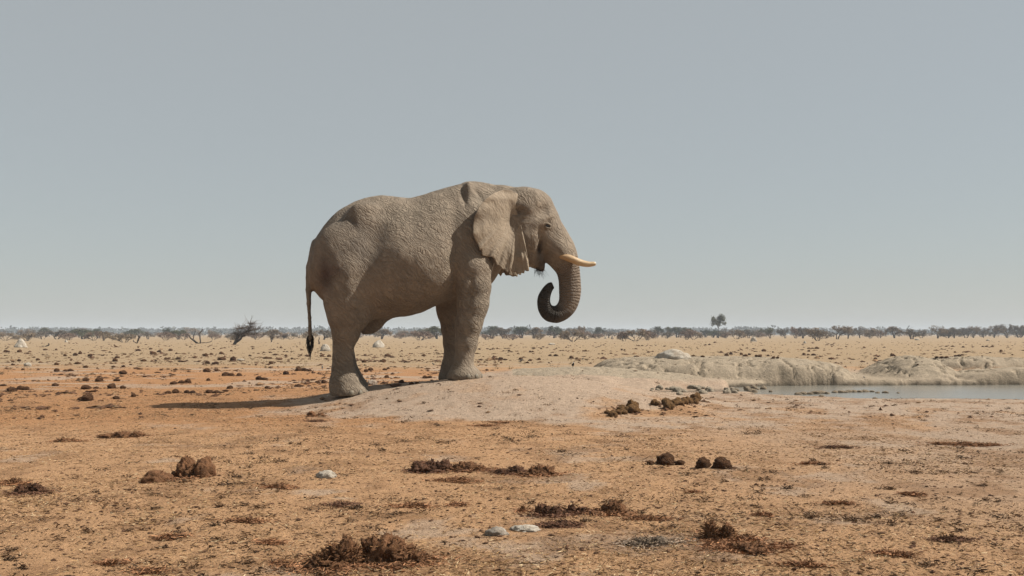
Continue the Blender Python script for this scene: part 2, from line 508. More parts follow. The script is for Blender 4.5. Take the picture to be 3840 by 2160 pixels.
def chain(pts, k=0.08, kin=0.05, sv=1.0, sole=None, field=None):
    """pts: list of (u, v, w, r); tapered chain; sv squeezes the sideways radius"""
    P = np.array(pts, float)
    pad = P[:, 3].max() + 0.35
    s, U, Vv, W = block(P[:, :3].min(0) - pad, P[:, :3].max(0) + pad)
    d = None
    for a, b in zip(P[:-1], P[1:]):
        ba = b[:3] - a[:3]; bb = ba @ ba + 1e-9
        t = np.clip(((U - a[0]) * ba[0] + (Vv - a[1]) * ba[1] + (W - a[2]) * ba[2]) / bb, 0, 1)
        q = np.sqrt((U - a[0] - t * ba[0]) ** 2 + ((Vv - a[1] - t * ba[1]) / sv) ** 2 + (W - a[2] - t * ba[2]) ** 2) - (a[3] + t * (b[3] - a[3]))
        d = q if d is None else smin(d, q, kin)
    if sole is not None:
        d = np.maximum(d, sole - W)
    put(s, d, k)

def ellip(c, r, k=0.1, tilt=0.0):
    c = np.array(c, float); r = np.array(r, float)
    pad = max(r) + 0.35
    s, U, Vv, W = block(c - pad, c + pad)
    du, dw = U - c[0], W - c[2]
    if tilt:
        ct, st = math.cos(tilt), math.sin(tilt); du, dw = du * ct + dw * st, -du * st + dw * ct
    q = np.sqrt((du / r[0]) ** 2 + ((Vv - c[1]) / r[1]) ** 2 + (dw / r[2]) ** 2)
    g = np.sqrt((du / r[0] ** 2) ** 2 + ((Vv - c[1]) / r[1] ** 2) ** 2 + (dw / r[2] ** 2) ** 2) + 1e-6
    put(s, q * (q - 1) / g, k)

def dent(cx, cy, av, ru, rw, amt, tilt=0.0, both=True, rv=0.35):
    """push the surface in (amt > 0) or out (amt < 0) round a spot on the side(s) of the body"""
    for sgn in ((-1, 1) if both else (-1,)):
        c = L(cx, cy, -av); c[1] = sgn * av
        pad = np.array([max(ru, rw) * 2.6, rv * 2.2, max(ru, rw) * 2.6])
        s, U, Vv, W = block(c - pad, c + pad)
        du, dw = U - c[0], W - c[2]
        if tilt:
            ct, st = math.cos(tilt), math.sin(tilt); du, dw = du * ct + dw * st, -du * st + dw * ct
        FLD[s] += (amt * np.exp(-(du / ru) ** 2 - (dw / rw) ** 2 - ((Vv - c[1]) / rv) ** 2)).astype(np.float32)

# torso: stations (crop x, top, bottom, half width)
TS = np.array([(84, 560, 625, .10), (95, 480, 680, .24), (130, 415, 735, .40), (180, 345, 790, .54), (250, 272, 850, .655), (330, 222, 885, .72),
               (415, 188, 905, .76), (500, 175, 900, .80), (590, 181, 880, .855), (680, 188, 868, .88), (760, 168, 842, .875), (840, 143, 805, .82),
               (920, 120, 765, .72), (1000, 96, 720, .62), (1080, 95, 675, .53), (1160, 110, 610, .46), (1240, 118, 560, .41), (1300, 140, 500, .36)], float)
cu = np.array([L(a, 500, 0)[0] for a in TS[:, 0]])
ct_ = np.array([L(a, b, 0)[2] for a, b in TS[:, :2]])
cb_ = np.array([L(a, b, 0)[2] for a, b in zip(TS[:, 0], TS[:, 2])])
def cubic(xq, x, y):
    m = np.gradient(y, x)
    i = np.clip(np.searchsorted(x, xq) - 1, 0, len(x) - 2)
    h_ = x[i + 1] - x[i]; t = (xq - x[i]) / h_
    return ((2 * t ** 3 - 3 * t ** 2 + 1) * y[i] + (t ** 3 - 2 * t ** 2 + t) * h_ * m[i] + (-2 * t ** 3 + 3 * t ** 2) * y[i + 1] + (t ** 3 - t ** 2) * h_ * m[i + 1])
uq = np.clip(gu, cu[0], cu[-1])
top = cubic(uq, cu, ct_); bot = cubic(uq, cu, cb_); wid = cubic(uq, cu, TS[:, 3])
cen = bot + (top - bot) * 0.40
W3 = gw[None, None, :]; V3 = gv[None, :, None]
hup = (top - cen)[:, None, None]; hdn = (cen - bot)[:, None, None]
tt = np.where(W3 > cen[:, None, None], (W3 - cen[:, None, None]) / hup, (cen[:, None, None] - W3) / hdn)
pp = np.where(W3 > cen[:, None, None], 1.72, 2.3)
ff = (np.abs(V3 / wid[:, None, None]) ** pp + np.abs(tt) ** pp) ** (1 / pp) - 1
g0, g1, g2 = np.gradient(ff, VOX)
dT = ff / np.maximum(np.sqrt(g0 ** 2 + g1 ** 2 + g2 ** 2), 0.35)
ends = np.maximum(cu[0] - gu, gu - cu[-1])[:, None, None]
dT = np.maximum(dT, ends + 0.0 * dT)
FLD[:] = np.minimum(FLD, np.clip(dT, -0.6, 0.6))
del ff, g0, g1, g2, dT, tt, pp

def ch(pts, v):   # crop-space list (x, y, r) -> local chain on the plane v
    return [(*L(x, y, v), r * S) for x, y, r in pts]
def leg(pts, v, nm, sv=0.95, k=0.09):
    fx, fy, fv, hl, hw = FEET[nm]
    sole = L(fx, fy, fv)[2]
    chain(ch(pts, v), k=k, kin=0.06, sv=sv, sole=sole)
    c = L(fx, fy, fv)
    ellip((c[0] + 0.02, c[1], c[2] + 0.05), (hl, hw, 0.17), k=0.07)
    s, U, Vv, W = block((c[0] - 0.6, c[1] - 0.42, lo[2]), (c[0] + 0.6, c[1] + 0.42, c[2] + 0.3))
    FLD[s] = np.maximum(FLD[s], (sole - W).astype(np.float32) + 0 * FLD[s])

# hind legs and haunches
leg([(320, 640, 130), (318, 730, 126), (312, 800, 118), (308, 880, 102), (303, 970, 76), (290, 1045, 56), (286, 1110, 54), (287, 1180, 61), (298, 1260, 84), (310, 1310, 92)], -VN, 'hn')
leg([(300, 640, 120), (292, 730, 124), (288, 800, 108), (294, 880, 94), (296, 970, 68), (292, 1045, 54), (298, 1110, 55), (305, 1170, 61), (318, 1235, 78), (330, 1280, 84)], VN, 'hf')
for sg in (-1, 1):
    c = L(300, 560, -0.5); ellip((c[0], sg * 0.44, c[2]), (0.50, 0.27, 0.62), k=0.16, tilt=0.15)
    c = L(385, 790, -0.45); ellip((c[0], sg * 0.40, c[2]), (0.26, 0.17, 0.42), k=0.14, tilt=-0.25)
    c = L(405, 275, -0.45); ellip((c[0] + 0.02, sg * 0.43, c[2] - 0.06), (0.24, 0.12, 0.20), k=0.22, tilt=-0.5)
# front legs and shoulders
leg([(1035, 600, 112), (1040, 700, 100), (1036, 800, 90), (1014, 920, 75), (997, 1030, 62), (987, 1115, 52), (978, 1175, 62), (980, 1215, 86)], -VN, 'fn')
leg([(945, 640, 110), (925, 760, 108), (925, 840, 96), (925, 940, 70), (928, 1030, 61), (926, 1110, 56), (920, 1170, 66), (926, 1215, 86)], VN, 'ff')
for sg in (-1, 1):
    c = L(1010, 430, -0.5); ellip((c[0], sg * 0.40, c[2]), (0.30, 0.24, 0.62), k=0.16, tilt=-0.12)
    c = L(1030, 590, -0.5); ellip((c[0], sg * 0.47, c[2]), (0.27, 0.19, 0.36), k=0.12)
    c = L(1030, 200, -0.3); ellip((c[0], sg * 0.24, c[2]), (0.10, 0.12, 0.30), k=0.12, tilt=0.1)
ellip(L(1090, 560, 0), (0.30, 0.34, 0.42), k=0.14)          # brisket
# sheath under the belly
chain(ch([(520, 860, 42), (470, 905, 44), (440, 930, 40), (410, 955, 22)], -0.02), k=0.09, kin=0.08, sv=0.8)
# head
chain(ch([(1335, 262, 132), (1372, 272, 134), (1430, 352, 114), (1488, 432, 103), (1530, 492, 92), (1560, 540, 80)], 0.0), k=0.13, kin=0.10, sv=0.96)
for sg in (-1, 1):
    c = L(1330, 250, -0.2); ellip((c[0], sg * 0.18, c[2]), (0.34, 0.26, 0.33), k=0.10)
    c = L(1345, 400, -0.3); ellip((c[0], sg * 0.22, c[2]), (0.27, 0.20, 0.30), k=0.10)
    c = L(1450, 312, -0.3); ellip((c[0], sg * 0.27, c[2]), (0.16, 0.075, 0.08), k=0.09, tilt=0.75)     # brow
    c = L(1385, 235, -0.3); ellip((c[0], sg * 0.30, c[2]), (0.055, 0.06, 0.22), k=0.09, tilt=-0.1)     # temple ridge
    c = L(1385, 335, -0.3); ellip((c[0], sg * 0.30, c[2]), (0.26, 0.10, 0.09), k=0.10, tilt=0.15)      # cheek bone
    p0 = L(1485, 440, -0.2); p1 = L(1585, 535, -0.2)
    chain([(p0[0], sg * 0.13, p0[2], 0.19), (0.5 * (p0[0] + p1[0]), sg * 0.17, 0.5 * (p0[2] + p1[2]), 0.155), (p1[0], sg * 0.19, p1[2], 0.09)], k=0.06, kin=0.06)   # tusk socket
    c = L(1375, 490, -0.2); ellip((c[0], sg * 0.15, c[2]), (0.13, 0.12, 0.26), k=0.08)                 # jaw muscle
chain(ch([(1330, 470, 70), (1390, 532, 58), (1412, 560, 40), (1430, 588, 20), (1440, 606, 9)], 0.0), k=0.05, kin=0.06, sv=1.3)   # lower jaw and lip
# trunk
TRK = [(1545, 500, 84), (1560, 535, 80), (1578, 580, 72), (1591, 622, 66), (1599, 680, 63), (1600, 740, 60), (1590, 797, 54), (1563, 838, 50), (1527, 861, 48),
       (1491, 860, 46), (1461, 843, 42), (1445, 810, 37), (1444, 770, 34), (1456, 732, 29), (1470, 708, 23)]
def crs(P, n):
    P = np.asarray(P, float); Q = np.vstack([2 * P[0] - P[1], P, 2 * P[-1] - P[-2]]); out = []
    for i in range(1, len(Q) - 2):
        for t in np.arange(n) / n:
            a, b, c, d = Q[i - 1:i + 3]
            out.append(0.5 * (2 * b + (c - a) * t + (2 * a - 5 * b + 4 * c - d) * t * t + (3 * b - a - 3 * c + d) * t ** 3))
    out.append(Q[-2]); return np.array(out)
tk = crs(TRK, 5)
tkl = np.array([(*L(x, y, 0.0), r * S) for x, y, r in tk])
tkl[:, 1] -= 0.10 * smooth(0.5, 1.0, np.linspace(0, 1, len(tkl)))      # the tip swings a little out
chain(tkl, k=0.045, kin=0.02)
vt = tkl[-1, 1]
a, b, c = L(1470, 708, vt), L(1482, 692, vt), L(1492, 681, vt)
chain([(*a, .05), (*b, .040), (*c, .014)], k=0.03)
b, c = L(1485, 705, vt), L(1503, 708, vt)
chain([(*a, .04), (*b, .032), (*c, .014)], k=0.03)
# tail
TAIL = [(112, 545, 24), (96, 590, 23), (90, 650, 19), (88, 720, 16), (90, 800, 13), (94, 880, 11), (97, 950, 10), (97, 1005, 10)]
chain([(*L(x, y, -0.05), r * S) for x, y, r in TAIL], k=0.05, kin=0.02)
# hollows and bones
dent(984, 200, 0.25, 0.045, 0.20, 0.050, tilt=0.05, rv=0.4)     # groove in front of / behind the shoulder blade
dent(1062, 170, 0.25, 0.05, 0.16, 0.030, tilt=0.5, rv=0.4)
dent(1300, 268, 0.40, 0.10, 0.055, 0.065)                        # temple hollow
dent(1438, 262, 0.33, 0.13, 0.085, 0.055, tilt=0.7)
dent(1468, 330, 0.30, 0.07, 0.035, 0.03, tilt=0.5)
dent(345, 330, 0.60, 0.06, 0.22, 0.018, tilt=0.3)
dent(470, 430, 0.80, 0.16, 0.30, 0.055, tilt=-0.45, rv=0.5)      # flank hollow before the thigh
dent(500, 270, 0.60, 0.22, 0.10, 0.030, rv=0.4)
dent(640, 500, 0.85, 0.40, 0.35, -0.035, rv=0.5)
dent(925, 480, 0.75, 0.07, 0.40, 0.045, tilt=-0.12, rv=0.4)      # behind the shoulder
dent(930, 640, 0.55, 0.05, 0.22, 0.045, rv=0.4)
dent(1395, 470, 0.30, 0.05, 0.22, -0.02, rv=0.3)
dent(1425, 480, 0.25, 0.035, 0.20, 0.05, rv=0.3)                 # crease behind the trunk base
dent(180, 660, 0.30, 0.06, 0.20, 0.06, rv=0.25)
dent(1020, 760, 0.60, 0.03, 0.22, 0.035, tilt=-0.1, rv=0.3)      # elbow fold
dent(985, 720, 0.62, 0.06, 0.22, -0.035, tilt=-0.1, rv=0.3)

# low-frequency unevenness of the hide
s, U, Vv, W = block(lo, hi + 1)
sub = 2
cg = np.stack(np.meshgrid(gu[::sub], gv[::sub], gw[::sub], indexing='ij'), -1).reshape(-1, 3)
near = np.abs(FLD[::sub, ::sub, ::sub]).ravel() < 0.06
nf = np.zeros(len(cg), np.float32)
nf[near] = 0.010 * fbm3(cg[near], 3.5, 3) + 0.006 * fbm3(cg[near] * np.array([1, 1, 0.5]), 11.0, 2)
nf = nf.reshape(FLD[::sub, ::sub, ::sub].shape)
up = np.repeat(np.repeat(np.repeat(nf, 2, 0), 2, 1), 2, 2)[:FLD.shape[0], :FLD.shape[1], :FLD.shape[2]]
FLD += up

def surface_nets(Fd, g):
    inside = Fd < 0
    nx_, ny_, nz_ = Fd.shape
    cs = np.zeros((nx_ - 1, ny_ - 1, nz_ - 1), np.uint8)
    for a in (0, 1):
        for b in (0, 1):
            for c in (0, 1):
                cs += inside[a:nx_ - 1 + a, b:ny_ - 1 + b, c:nz_ - 1 + c]
    act = (cs > 0) & (cs < 8)
    idx = -np.ones(cs.shape, np.int64)
    I = np.argwhere(act); idx[act] = np.arange(len(I))
    acc = np.zeros((len(I), 3)); cnt = np.zeros(len(I))
    corners = [(a, b, c) for a in (0, 1) for b in (0, 1) for c in (0, 1)]
    vals = {q: Fd[I[:, 0] + q[0], I[:, 1] + q[1], I[:, 2] + q[2]] for q in corners}
    for q in corners:
        for ax in range(3):
            if q[ax] == 0:
                r = list(q); r[ax] = 1; r = tuple(r)
                va, vb = vals[q], vals[r]
                m = (va < 0) != (vb < 0)
                t = np.where(m, va / np.where(m, va - vb, 1), 0)
                pt = np.tile(np.array(q, float), (len(I), 1)); pt[:, ax] += t
                acc[m] += pt[m]; cnt[m] += 1
    P = (I + acc / cnt[:, None])
    Vout = np.stack([g[i][0] + P[:, i] * VOX for i in range(3)], 1)
    quads = []
    for ax in range(3):
        b, c = (ax + 1) % 3, (ax + 2) % 3
        sl0 = [slice(None)] * 3; sl1 = [slice(None)] * 3
        sl0[ax] = slice(0, -1); sl1[ax] = slice(1, None)
        ch_ = inside[tuple(sl0)] != inside[tuple(sl1)]
        E = np.argwhere(ch_)
        ok = (E[:, b] > 0) & (E[:, c] > 0) & (E[:, b] < Fd.shape[b] - 1) & (E[:, c] < Fd.shape[c] - 1)
        E = E[ok]
        def cell(db, dc):
            q = E.copy(); q[:, b] += db; q[:, c] += dc; return idx[q[:, 0], q[:, 1], q[:, 2]]
        Q = np.stack([cell(-1, -1), cell(0, -1), cell(0, 0), cell(-1, 0)], 1)
        flip = ~inside[E[:, 0], E[:, 1], E[:, 2]]
        Q[flip] = Q[flip][:, ::-1]
        quads.append(Q)
    return Vout, np.vstack(quads)
BV, BF = surface_nets(FLD, (gu, gv, gw))
del FLD, up
print('elephant body', len(BV), len(BF))
# relax twice
def relax(V, Fq, it=2, lam=0.5):
    e = np.vstack([Fq[:, [0, 1]], Fq[:, [1, 2]], Fq[:, [2, 3]], Fq[:, [3, 0]]])
    for _ in range(it):
        A = np.zeros_like(V); n = np.zeros(len(V))
        for ax in range(3):
            A[:, ax] = np.bincount(e[:, 0], V[e[:, 1], ax], len(V)) + np.bincount(e[:, 1], V[e[:, 0], ax], len(V))
        n = np.bincount(e[:, 0], minlength=len(V)) + np.bincount(e[:, 1], minlength=len(V))
        V = V + lam * (A / n[:, None] - V)
    return V
BV = relax(BV, BF, 2)

# ears: sheets with real thickness, hinged on the head and flared outward, joined to the body mesh
EAR_IN = [(1292, 160), (1300, 205), (1296, 245), (1300, 285), (1310, 330), (1320, 380), (1332, 430), (1345, 490), (1356, 560), (1362, 612)]
EAR_OUT = [(1215, 140), (1160, 160), (1110, 195), (1072, 240), (1048, 295), (1038, 350), (1038, 395), (1052, 432), (1066, 455), (1079, 492), (1086, 470), (1092, 522), (1120, 528), (1152, 530),
           (1166, 548), (1176, 580), (1194, 584), (1208, 602), (1224, 606), (1237, 622), (1247, 600), (1258, 600), (1264, 618), (1290, 619), (1304, 626), (1322, 622), (1334, 626), (1338, 606), (1348, 612)]
def resample(P, n):
    P = np.asarray(P, float); d = np.r_[0, np.cumsum(np.linalg.norm(np.diff(P, axis=0), axis=1))]
    t = np.linspace(0, d[-1], n); return np.stack([np.interp(t, d, P[:, i]) for i in range(2)], 1)
EAR_RIM = [(1296, 168), (1262, 146)] + EAR_OUT + [(1362, 612), (1358, 560), (1348, 500), (1336, 440), (1324, 385), (1312, 335)]
def make_ear(side):
    na, nb = 190, 44
    B = resample(EAR_RIM, na); P0 = np.array([1288.0, 252.0])
    t = np.linspace(0.02, 1, nb)[None, :, None]
    G = P0 * (1 - t) + B[:, None, :] * t                           # na x nb x 2 in crop space
    tt = np.broadcast_to(t[..., 0], G.shape[:2])
    x, y = G[..., 0], G[..., 1]
    th = np.broadcast_to(np.arctan2(B[:, 1] - P0[1], B[:, 0] - P0[0])[:, None], G.shape[:2])
    back = np.clip((1318 - x) / 275, 0, 1)
    v = 0.405 + 0.33 * smooth(0, 1, back) * (1 - 0.30 * smooth(380, 620, y)) + 0.06 * smooth(300, 560, y)
    fold = smooth(0.30, 1.0, tt) * smooth(330, 500, y)             # radiating folds in the hanging part
    s_ = np.broadcast_to(np.linspace(0, 1, na)[:, None], G.shape[:2])
    v = v + fold * (0.020 * np.sin(s_ * 58 + 1.5) + 0.012 * np.sin(s_ * 101 + 4 * tt) + 0.008 * np.sin(s_ * 171))
    v = v + smooth(0.5, 1, tt) * (1 - smooth(330, 500, y)) * 0.014 * np.sin(s_ * 60)
    v = v - 0.075 * np.exp(-((x - 1262) / 40) ** 2 - ((y - 325) / 85) ** 2)     # hollow behind the hinge
    v = v + 0.035 * np.exp(-((x - (1306 + (y - 300) * 0.16)) / 14) ** 2) * smooth(300, 420, y)   # rolled front edge
    v = v + 0.045 * np.exp(-((x - 1318) / 22) ** 2 - ((y - 530) / 26) ** 2)     # turned-up flap
    v = v + 0.014 * fbm2(x * 0.02, y * 0.012, 3) - 0.05 * smooth(200, 150, y)
    P = np.empty(G.shape[:2] + (3,))
    for i in range(na):
        for j in range(nb):
            P[i, j] = L(G[i, j, 0], G[i, j, 1], -v[i, j])
    if side > 0:
        P[..., 1] *= -1
        P[..., 0] += 0.03
    thk = 0.014 * (1 - 0.75 * tt) + 0.003
    du = np.gradient(P, axis=0); dv = np.gradient(P, axis=1)
    nrm = np.cross(du, dv); nrm /= np.linalg.norm(nrm, axis=-1)[..., None] + 1e-9
    a = (P + nrm * thk[..., None]).reshape(-1, 3); b = (P - nrm * thk[..., None]).reshape(-1, 3)
    i0 = (np.arange(na - 1)[:, None] * nb + np.arange(nb - 1)[None, :]).reshape(-1)
    q = np.stack([i0, i0 + 1, i0 + nb + 1, i0 + nb], 1); n0 = na * nb
    ring = np.concatenate([np.arange(nb), np.arange(1, na) * nb + nb - 1, (na - 1) * nb + np.arange(nb - 2, -1, -1), np.arange(na - 2, 0, -1) * nb])
    r2 = np.roll(ring, -1)
    rim = np.stack([ring, r2, r2 + n0, ring + n0], 1)
    Fq = np.vstack([q, q[:, ::-1] + n0, rim[:, ::-1]])
    return np.vstack([a, b]), Fq, np.r_[tt.ravel(), tt.ravel()]

def hide_attrs(V):
    seg = tkl[:, :3]; arc = np.r_[0, np.cumsum(np.linalg.norm(np.diff(seg, axis=0), axis=1))]
    fine = np.linspace(0, arc[-1], 700)
    fs = np.stack([np.interp(fine, arc, seg[:, i]) for i in range(3)], 1); fr = np.interp(fine, arc, tkl[:, 3])
    ring = np.zeros(len(V)); mask = np.zeros(len(V)); sfrac = np.zeros(len(V))
    cand = np.nonzero((V[:, 0] > fs[:, 0].min() - 0.4) & (V[:, 2] < fs[0, 2] + 0.3) & (V[:, 0] > 0.9))[0]
    for c0 in range(0, len(cand), 4000):
        i = cand[c0:c0 + 4000]
        D = np.linalg.norm(V[i][:, None, :] - fs[None], axis=-1) - fr[None]
        j = D.argmin(1); dm = D[np.arange(len(i)), j]
        ring[i] = fine[j] / 0.046; sfrac[i] = fine[j] / arc[-1]
        mask[i] = smooth(0.05, 0.015, dm) * smooth(0.02, 0.16, sfrac[i])
    C = np.empty((len(V), 3)); C[:] = (0.285, 0.226, 0.166)
    def mixc(w, col):
        nonlocal C
        w = np.clip(w, 0, 1)[:, None]; C = C * (1 - w) + np.array(col) * w
    n = fbm3(V, 1.7, 4); n2 = fbm3(V, 5.0, 3)
    mixc(smooth(0.0, 0.5, n) * 0.5, (0.285, 0.232, 0.172))          # dust
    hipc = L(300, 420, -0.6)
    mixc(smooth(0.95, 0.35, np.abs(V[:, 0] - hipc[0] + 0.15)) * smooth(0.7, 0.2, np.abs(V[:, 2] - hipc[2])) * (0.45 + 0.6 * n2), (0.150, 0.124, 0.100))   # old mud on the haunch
    mixc(smooth(0.5, 0.0, V[:, 2] - 0.35) * (0.35 + 0.6 * n2), (0.185, 0.148, 0.104))            # muddy lower legs
    mixc(mask * 0.6, (0.165, 0.118, 0.086))
    mixc(mask * smooth(0.52, 0.70, sfrac + 0.04 * n2), (0.035, 0.029, 0.022))                # wet end of the trunk
    gr = L(190, 640, -0.35)
    mixc(np.exp(-((V[:, 0] - gr[0]) / 0.13) ** 2 - ((V[:, 2] - gr[2]) / 0.22) ** 2) * 0.85, (0.075, 0.038, 0.028))   # dark stain by the tail
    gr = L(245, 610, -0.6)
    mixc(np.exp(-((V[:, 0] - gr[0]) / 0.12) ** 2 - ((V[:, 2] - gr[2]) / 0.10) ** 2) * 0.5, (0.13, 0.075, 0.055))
    lip = L(1430, 570, 0)
    mixc(np.exp(-((V[:, 0] - lip[0]) / 0.12) ** 2 - ((V[:, 2] - lip[2]) / 0.16) ** 2) * (mask < 0.3) * 0.8, (0.06, 0.045, 0.035))
    wr = 0.65 + 0.5 * n
    return ring, mask, C, np.clip(wr, 0.25, 1.1)

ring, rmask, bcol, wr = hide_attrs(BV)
Vs = [BV]; Fs = [BF]; Rs = [ring]; Ms = [rmask]; Cs = [bcol]; Ws = [wr]
off = len(BV)
for side in (-1, 1):
    ev, ef, et = make_ear(side)
    if side > 0: ef = ef[:, ::-1]
    Vs.append(ev); Fs.append(ef + off); off += len(ev)
    n = fbm3(ev * np.array([1, 1, 0.35]), 9.0, 3); n1 = fbm3(ev, 2.2, 3)
    ec = np.array([0.335, 0.265, 0.190]) * (1 + 0.20 * n1 + 0.16 * n * smooth(0.2, 0.9, et))[:, None]
    Rs.append(np.zeros(len(ev))); Ms.append(np.zeros(len(ev))); Cs.append(ec); Ws.append(np.full(len(ev), 0.22))
ELE = bpy.data.objects.new('elephant', None)
COL.objects.link(ELE)
ELE.location = (EX, EY, 0); ELE.rotation_euler = (0, 0, YAW)
ELE['label'] = 'dusty grey bull elephant standing with its trunk curled up beside the waterhole'
ELE['category'] = 'elephant'
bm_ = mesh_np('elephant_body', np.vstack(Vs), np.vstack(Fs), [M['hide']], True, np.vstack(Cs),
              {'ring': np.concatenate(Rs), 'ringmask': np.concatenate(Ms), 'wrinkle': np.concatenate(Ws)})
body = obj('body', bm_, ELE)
body['label'] = 'wrinkled dusty grey hide with ragged flared ears'
# tusk
TUSK = [(1540, 520, 17), (1575, 531, 20), (1605, 541, 21), (1640, 556, 21), (1675, 567, 19), (1710, 572, 16), (1738, 569, 13), (1750, 565, 7)]
tu = crs(TUSK, 6)
tp = np.array([L(x, y, -0.25 - 0.05 * i / len(tu)) for i, (x, y, r) in enumerate(tu)])
V, Fq, T = tube(tp, tu[:, 2] * S * 0.98, 16)
fr_ = np.linspace(0, 1, len(tu)).repeat(16); fr_ = np.r_[fr_, 0, 1]
tc = np.array([0.62, 0.46, 0.27]) * (1 - smooth(0.45, 0.15, fr_)[:, None] * np.array([0.35, 0.45, 0.55]))
tc = np.where((fr_ > 0.93)[:, None], np.array([0.8, 0.76, 0.68]), tc)
tusk = obj('tusk', mesh_np('tusk', V, [Fq, T], [M['ivory']], True, tc), ELE)
tusk['label'] = 'short yellowed ivory tusk with a broken white tip'
# eye
def surf_v(cx, cy):
    """sideways position of the near skin at a crop position"""
    p = L(cx, cy, -0.35)
    d = np.hypot(BV[:, 0] - p[0], BV[:, 2] - p[2]); i = np.nonzero((d < 0.03) & (BV[:, 1] < 0))[0]
    return BV[i, 1].min() if len(i) else -0.33
sv_ = surf_v(1470, 350); pe = L(1471, 351, sv_)
V, T = ico(3)
ev = obj('eye', mesh_np('eye', V * np.array([0.046, 0.024, 0.042]) + np.array([pe[0], sv_ + 0.004, pe[2]]), T, [M['eye']]), ELE)
lid = Acc()
for sgn, rr in ((1, 0.011), (-1, 0.009)):
    th = np.linspace(0.1, math.pi - 0.1, 14)
    pts = np.stack([pe[0] + 0.050 * np.cos(th), np.full(14, sv_ - 0.010) - 0.008 * np.sin(th), pe[2] + sgn * 0.036 * np.sin(th) - 0.25 * 0.05 * np.cos(th)], 1)
    V, Q, T = tube(pts, rr * np.sin(th * 0.9 + 0.15) + 0.004, 6); lid.add(V, Q, T, (0.26, 0.21, 0.155))
me = lid.mesh('eyelid', [M['hide']])
for nme in ('ring', 'ringmask', 'wrinkle'):
    me.attributes.new(nme, 'FLOAT', 'POINT')
obj('eyelid', me, ELE)
# tail tuft and chin hair: loose bristles
def bristles(n, root, spread, length, gen, w=0.004):
    acc = Acc()
    for i in range(n):
        p0, d, ln = gen(i)
        t = np.linspace(0, 1, 5)[:, None]
        pts = p0 + d * ln * t
        V, Q, T = tube(pts, np.linspace(w, w * 0.4, 5), 3); acc.add(V, Q, T, (0.02, 0.016, 0.013))
    return acc
tipl = L(97, 1000, -0.05)
acc = Acc()
for i in range(90):
    t = np.linspace(0, 1, 6); s0 = rng.uniform(-0.09, 0.02); sd = rng.choice([-1, 1]); ln = rng.uniform(0.20, 0.34)
    wv_ = rng.uniform(0.2, 1.0)
    pts = np.stack([tipl[0] + sd * wv_ * 0.062 * np.sin(np.pi * np.minimum(t * 1.15, 1) ** 0.8) + rng.normal(0, 0.004), np.full(6, tipl[1]) + rng.normal(0, 0.02) * np.sin(np.pi * t) , tipl[2] - s0 - ln * t], 1)
    V, Q, T = tube(pts, np.linspace(0.0055, 0.002, 6), 3); acc.add(V, Q, T)
tt_ = obj('tail_tuft', acc.mesh('tail_tuft', [M['hair']]), ELE); tt_['label'] = 'black wiry tuft at the end of the tail'
acc = Acc()
for i in range(70):
    a = rng.uniform(0, 1); p0 = L(1400 + 42 * a + rng.normal(0, 4), 588 + 14 * a - 60 * max(0, a - 0.75) + rng.normal(0, 5), rng.uniform(-0.09, 0.05))
    ln = rng.uniform(0.06, 0.16) * (1.5 if a > 0.8 else 1.0)
    d = np.array([rng.normal(0.25 * (a - 0.3), 0.35), rng.normal(0, 0.2), -1.0]); d /= np.linalg.norm(d)
    t = np.linspace(0, 1, 4)[:, None]; V, Q, T = tube(p0 + d * ln * t + np.array([0.02, 0, 0]) * t ** 2, np.linspace(0.0028, 0.001, 4), 3); acc.add(V, Q, T)
obj('chin_hair', acc.mesh('chin_hair', [M['hair']]), ELE)
# toenails along the front of each foot
def nail_mesh():
    V, T = ico(2); return V, T
for nm, (fx, fy, fv, hl, hw) in FEET.items():
    c = L(fx, fy, fv)
    for a in (-78, -45, -14, 18, 50):
        if nm in ('ff', 'hf') and a > 20: continue
        ar = math.radians(a)
        # find the skin in that direction
        dirv = np.array([math.cos(ar), math.sin(ar)])
        q = BV[(np.abs(BV[:, 2] - c[2] - 0.05) < 0.03)]
        rel = q[:, :2] - c[:2]
        al = rel @ dirv; pr = np.abs(rel @ np.array([-dirv[1], dirv[0]]))
        okk = (pr < 0.03) & (al > 0) & (al < 0.45)
        if not okk.any(): continue
        rr = al[okk].max()
        V, T = ico(2)
        loc = np.array([V[:, 0] * 0.022, V[:, 1] * 0.045, V[:, 2] * 0.048])
        X = c[0] + dirv[0] * (rr - 0.010 + loc[0]) - dirv[1] * loc[1]
        Y = c[1] + dirv[1] * (rr - 0.010 + loc[0]) + dirv[0] * loc[1]
        obj('toenail', mesh_np('toenail', np.stack([X, Y, c[2] + 0.052 + loc[2]], 1), T, [M['nail']]), ELE)

# ------------------------------------------------------------------ haze: the dusty air over the pan
hz = bpy.data.materials.new('haze_air'); hz.use_nodes = True
ht = hz.node_tree; ht.nodes.clear()
hp = ht.nodes.new('ShaderNodeVolumePrincipled'); hoN = ht.nodes.new('ShaderNodeOutputMaterial')
hp.inputs['Color'].default_value = (0.80, 0.86, 0.93, 1)
hp.inputs['Density'].default_value = 0.00048
ht.links.new(hp.outputs[0], hoN.inputs['Volume'])
bmh = bmesh.new(); bmesh.ops.create_cube(bmh, size=1.0)
for vv in bmh.verts: vv.co = ((vv.co.x) * 5400, (vv.co.y) * 5400, -2.2 + (vv.co.z + 0.5) * 20.0)
hm = bpy.data.meshes.new('haze'); bmh.to_mesh(hm); bmh.free(); hm.materials.append(hz)
obj('haze', hm, kind='stuff')['label'] = 'pale dusty heat haze over the plain'

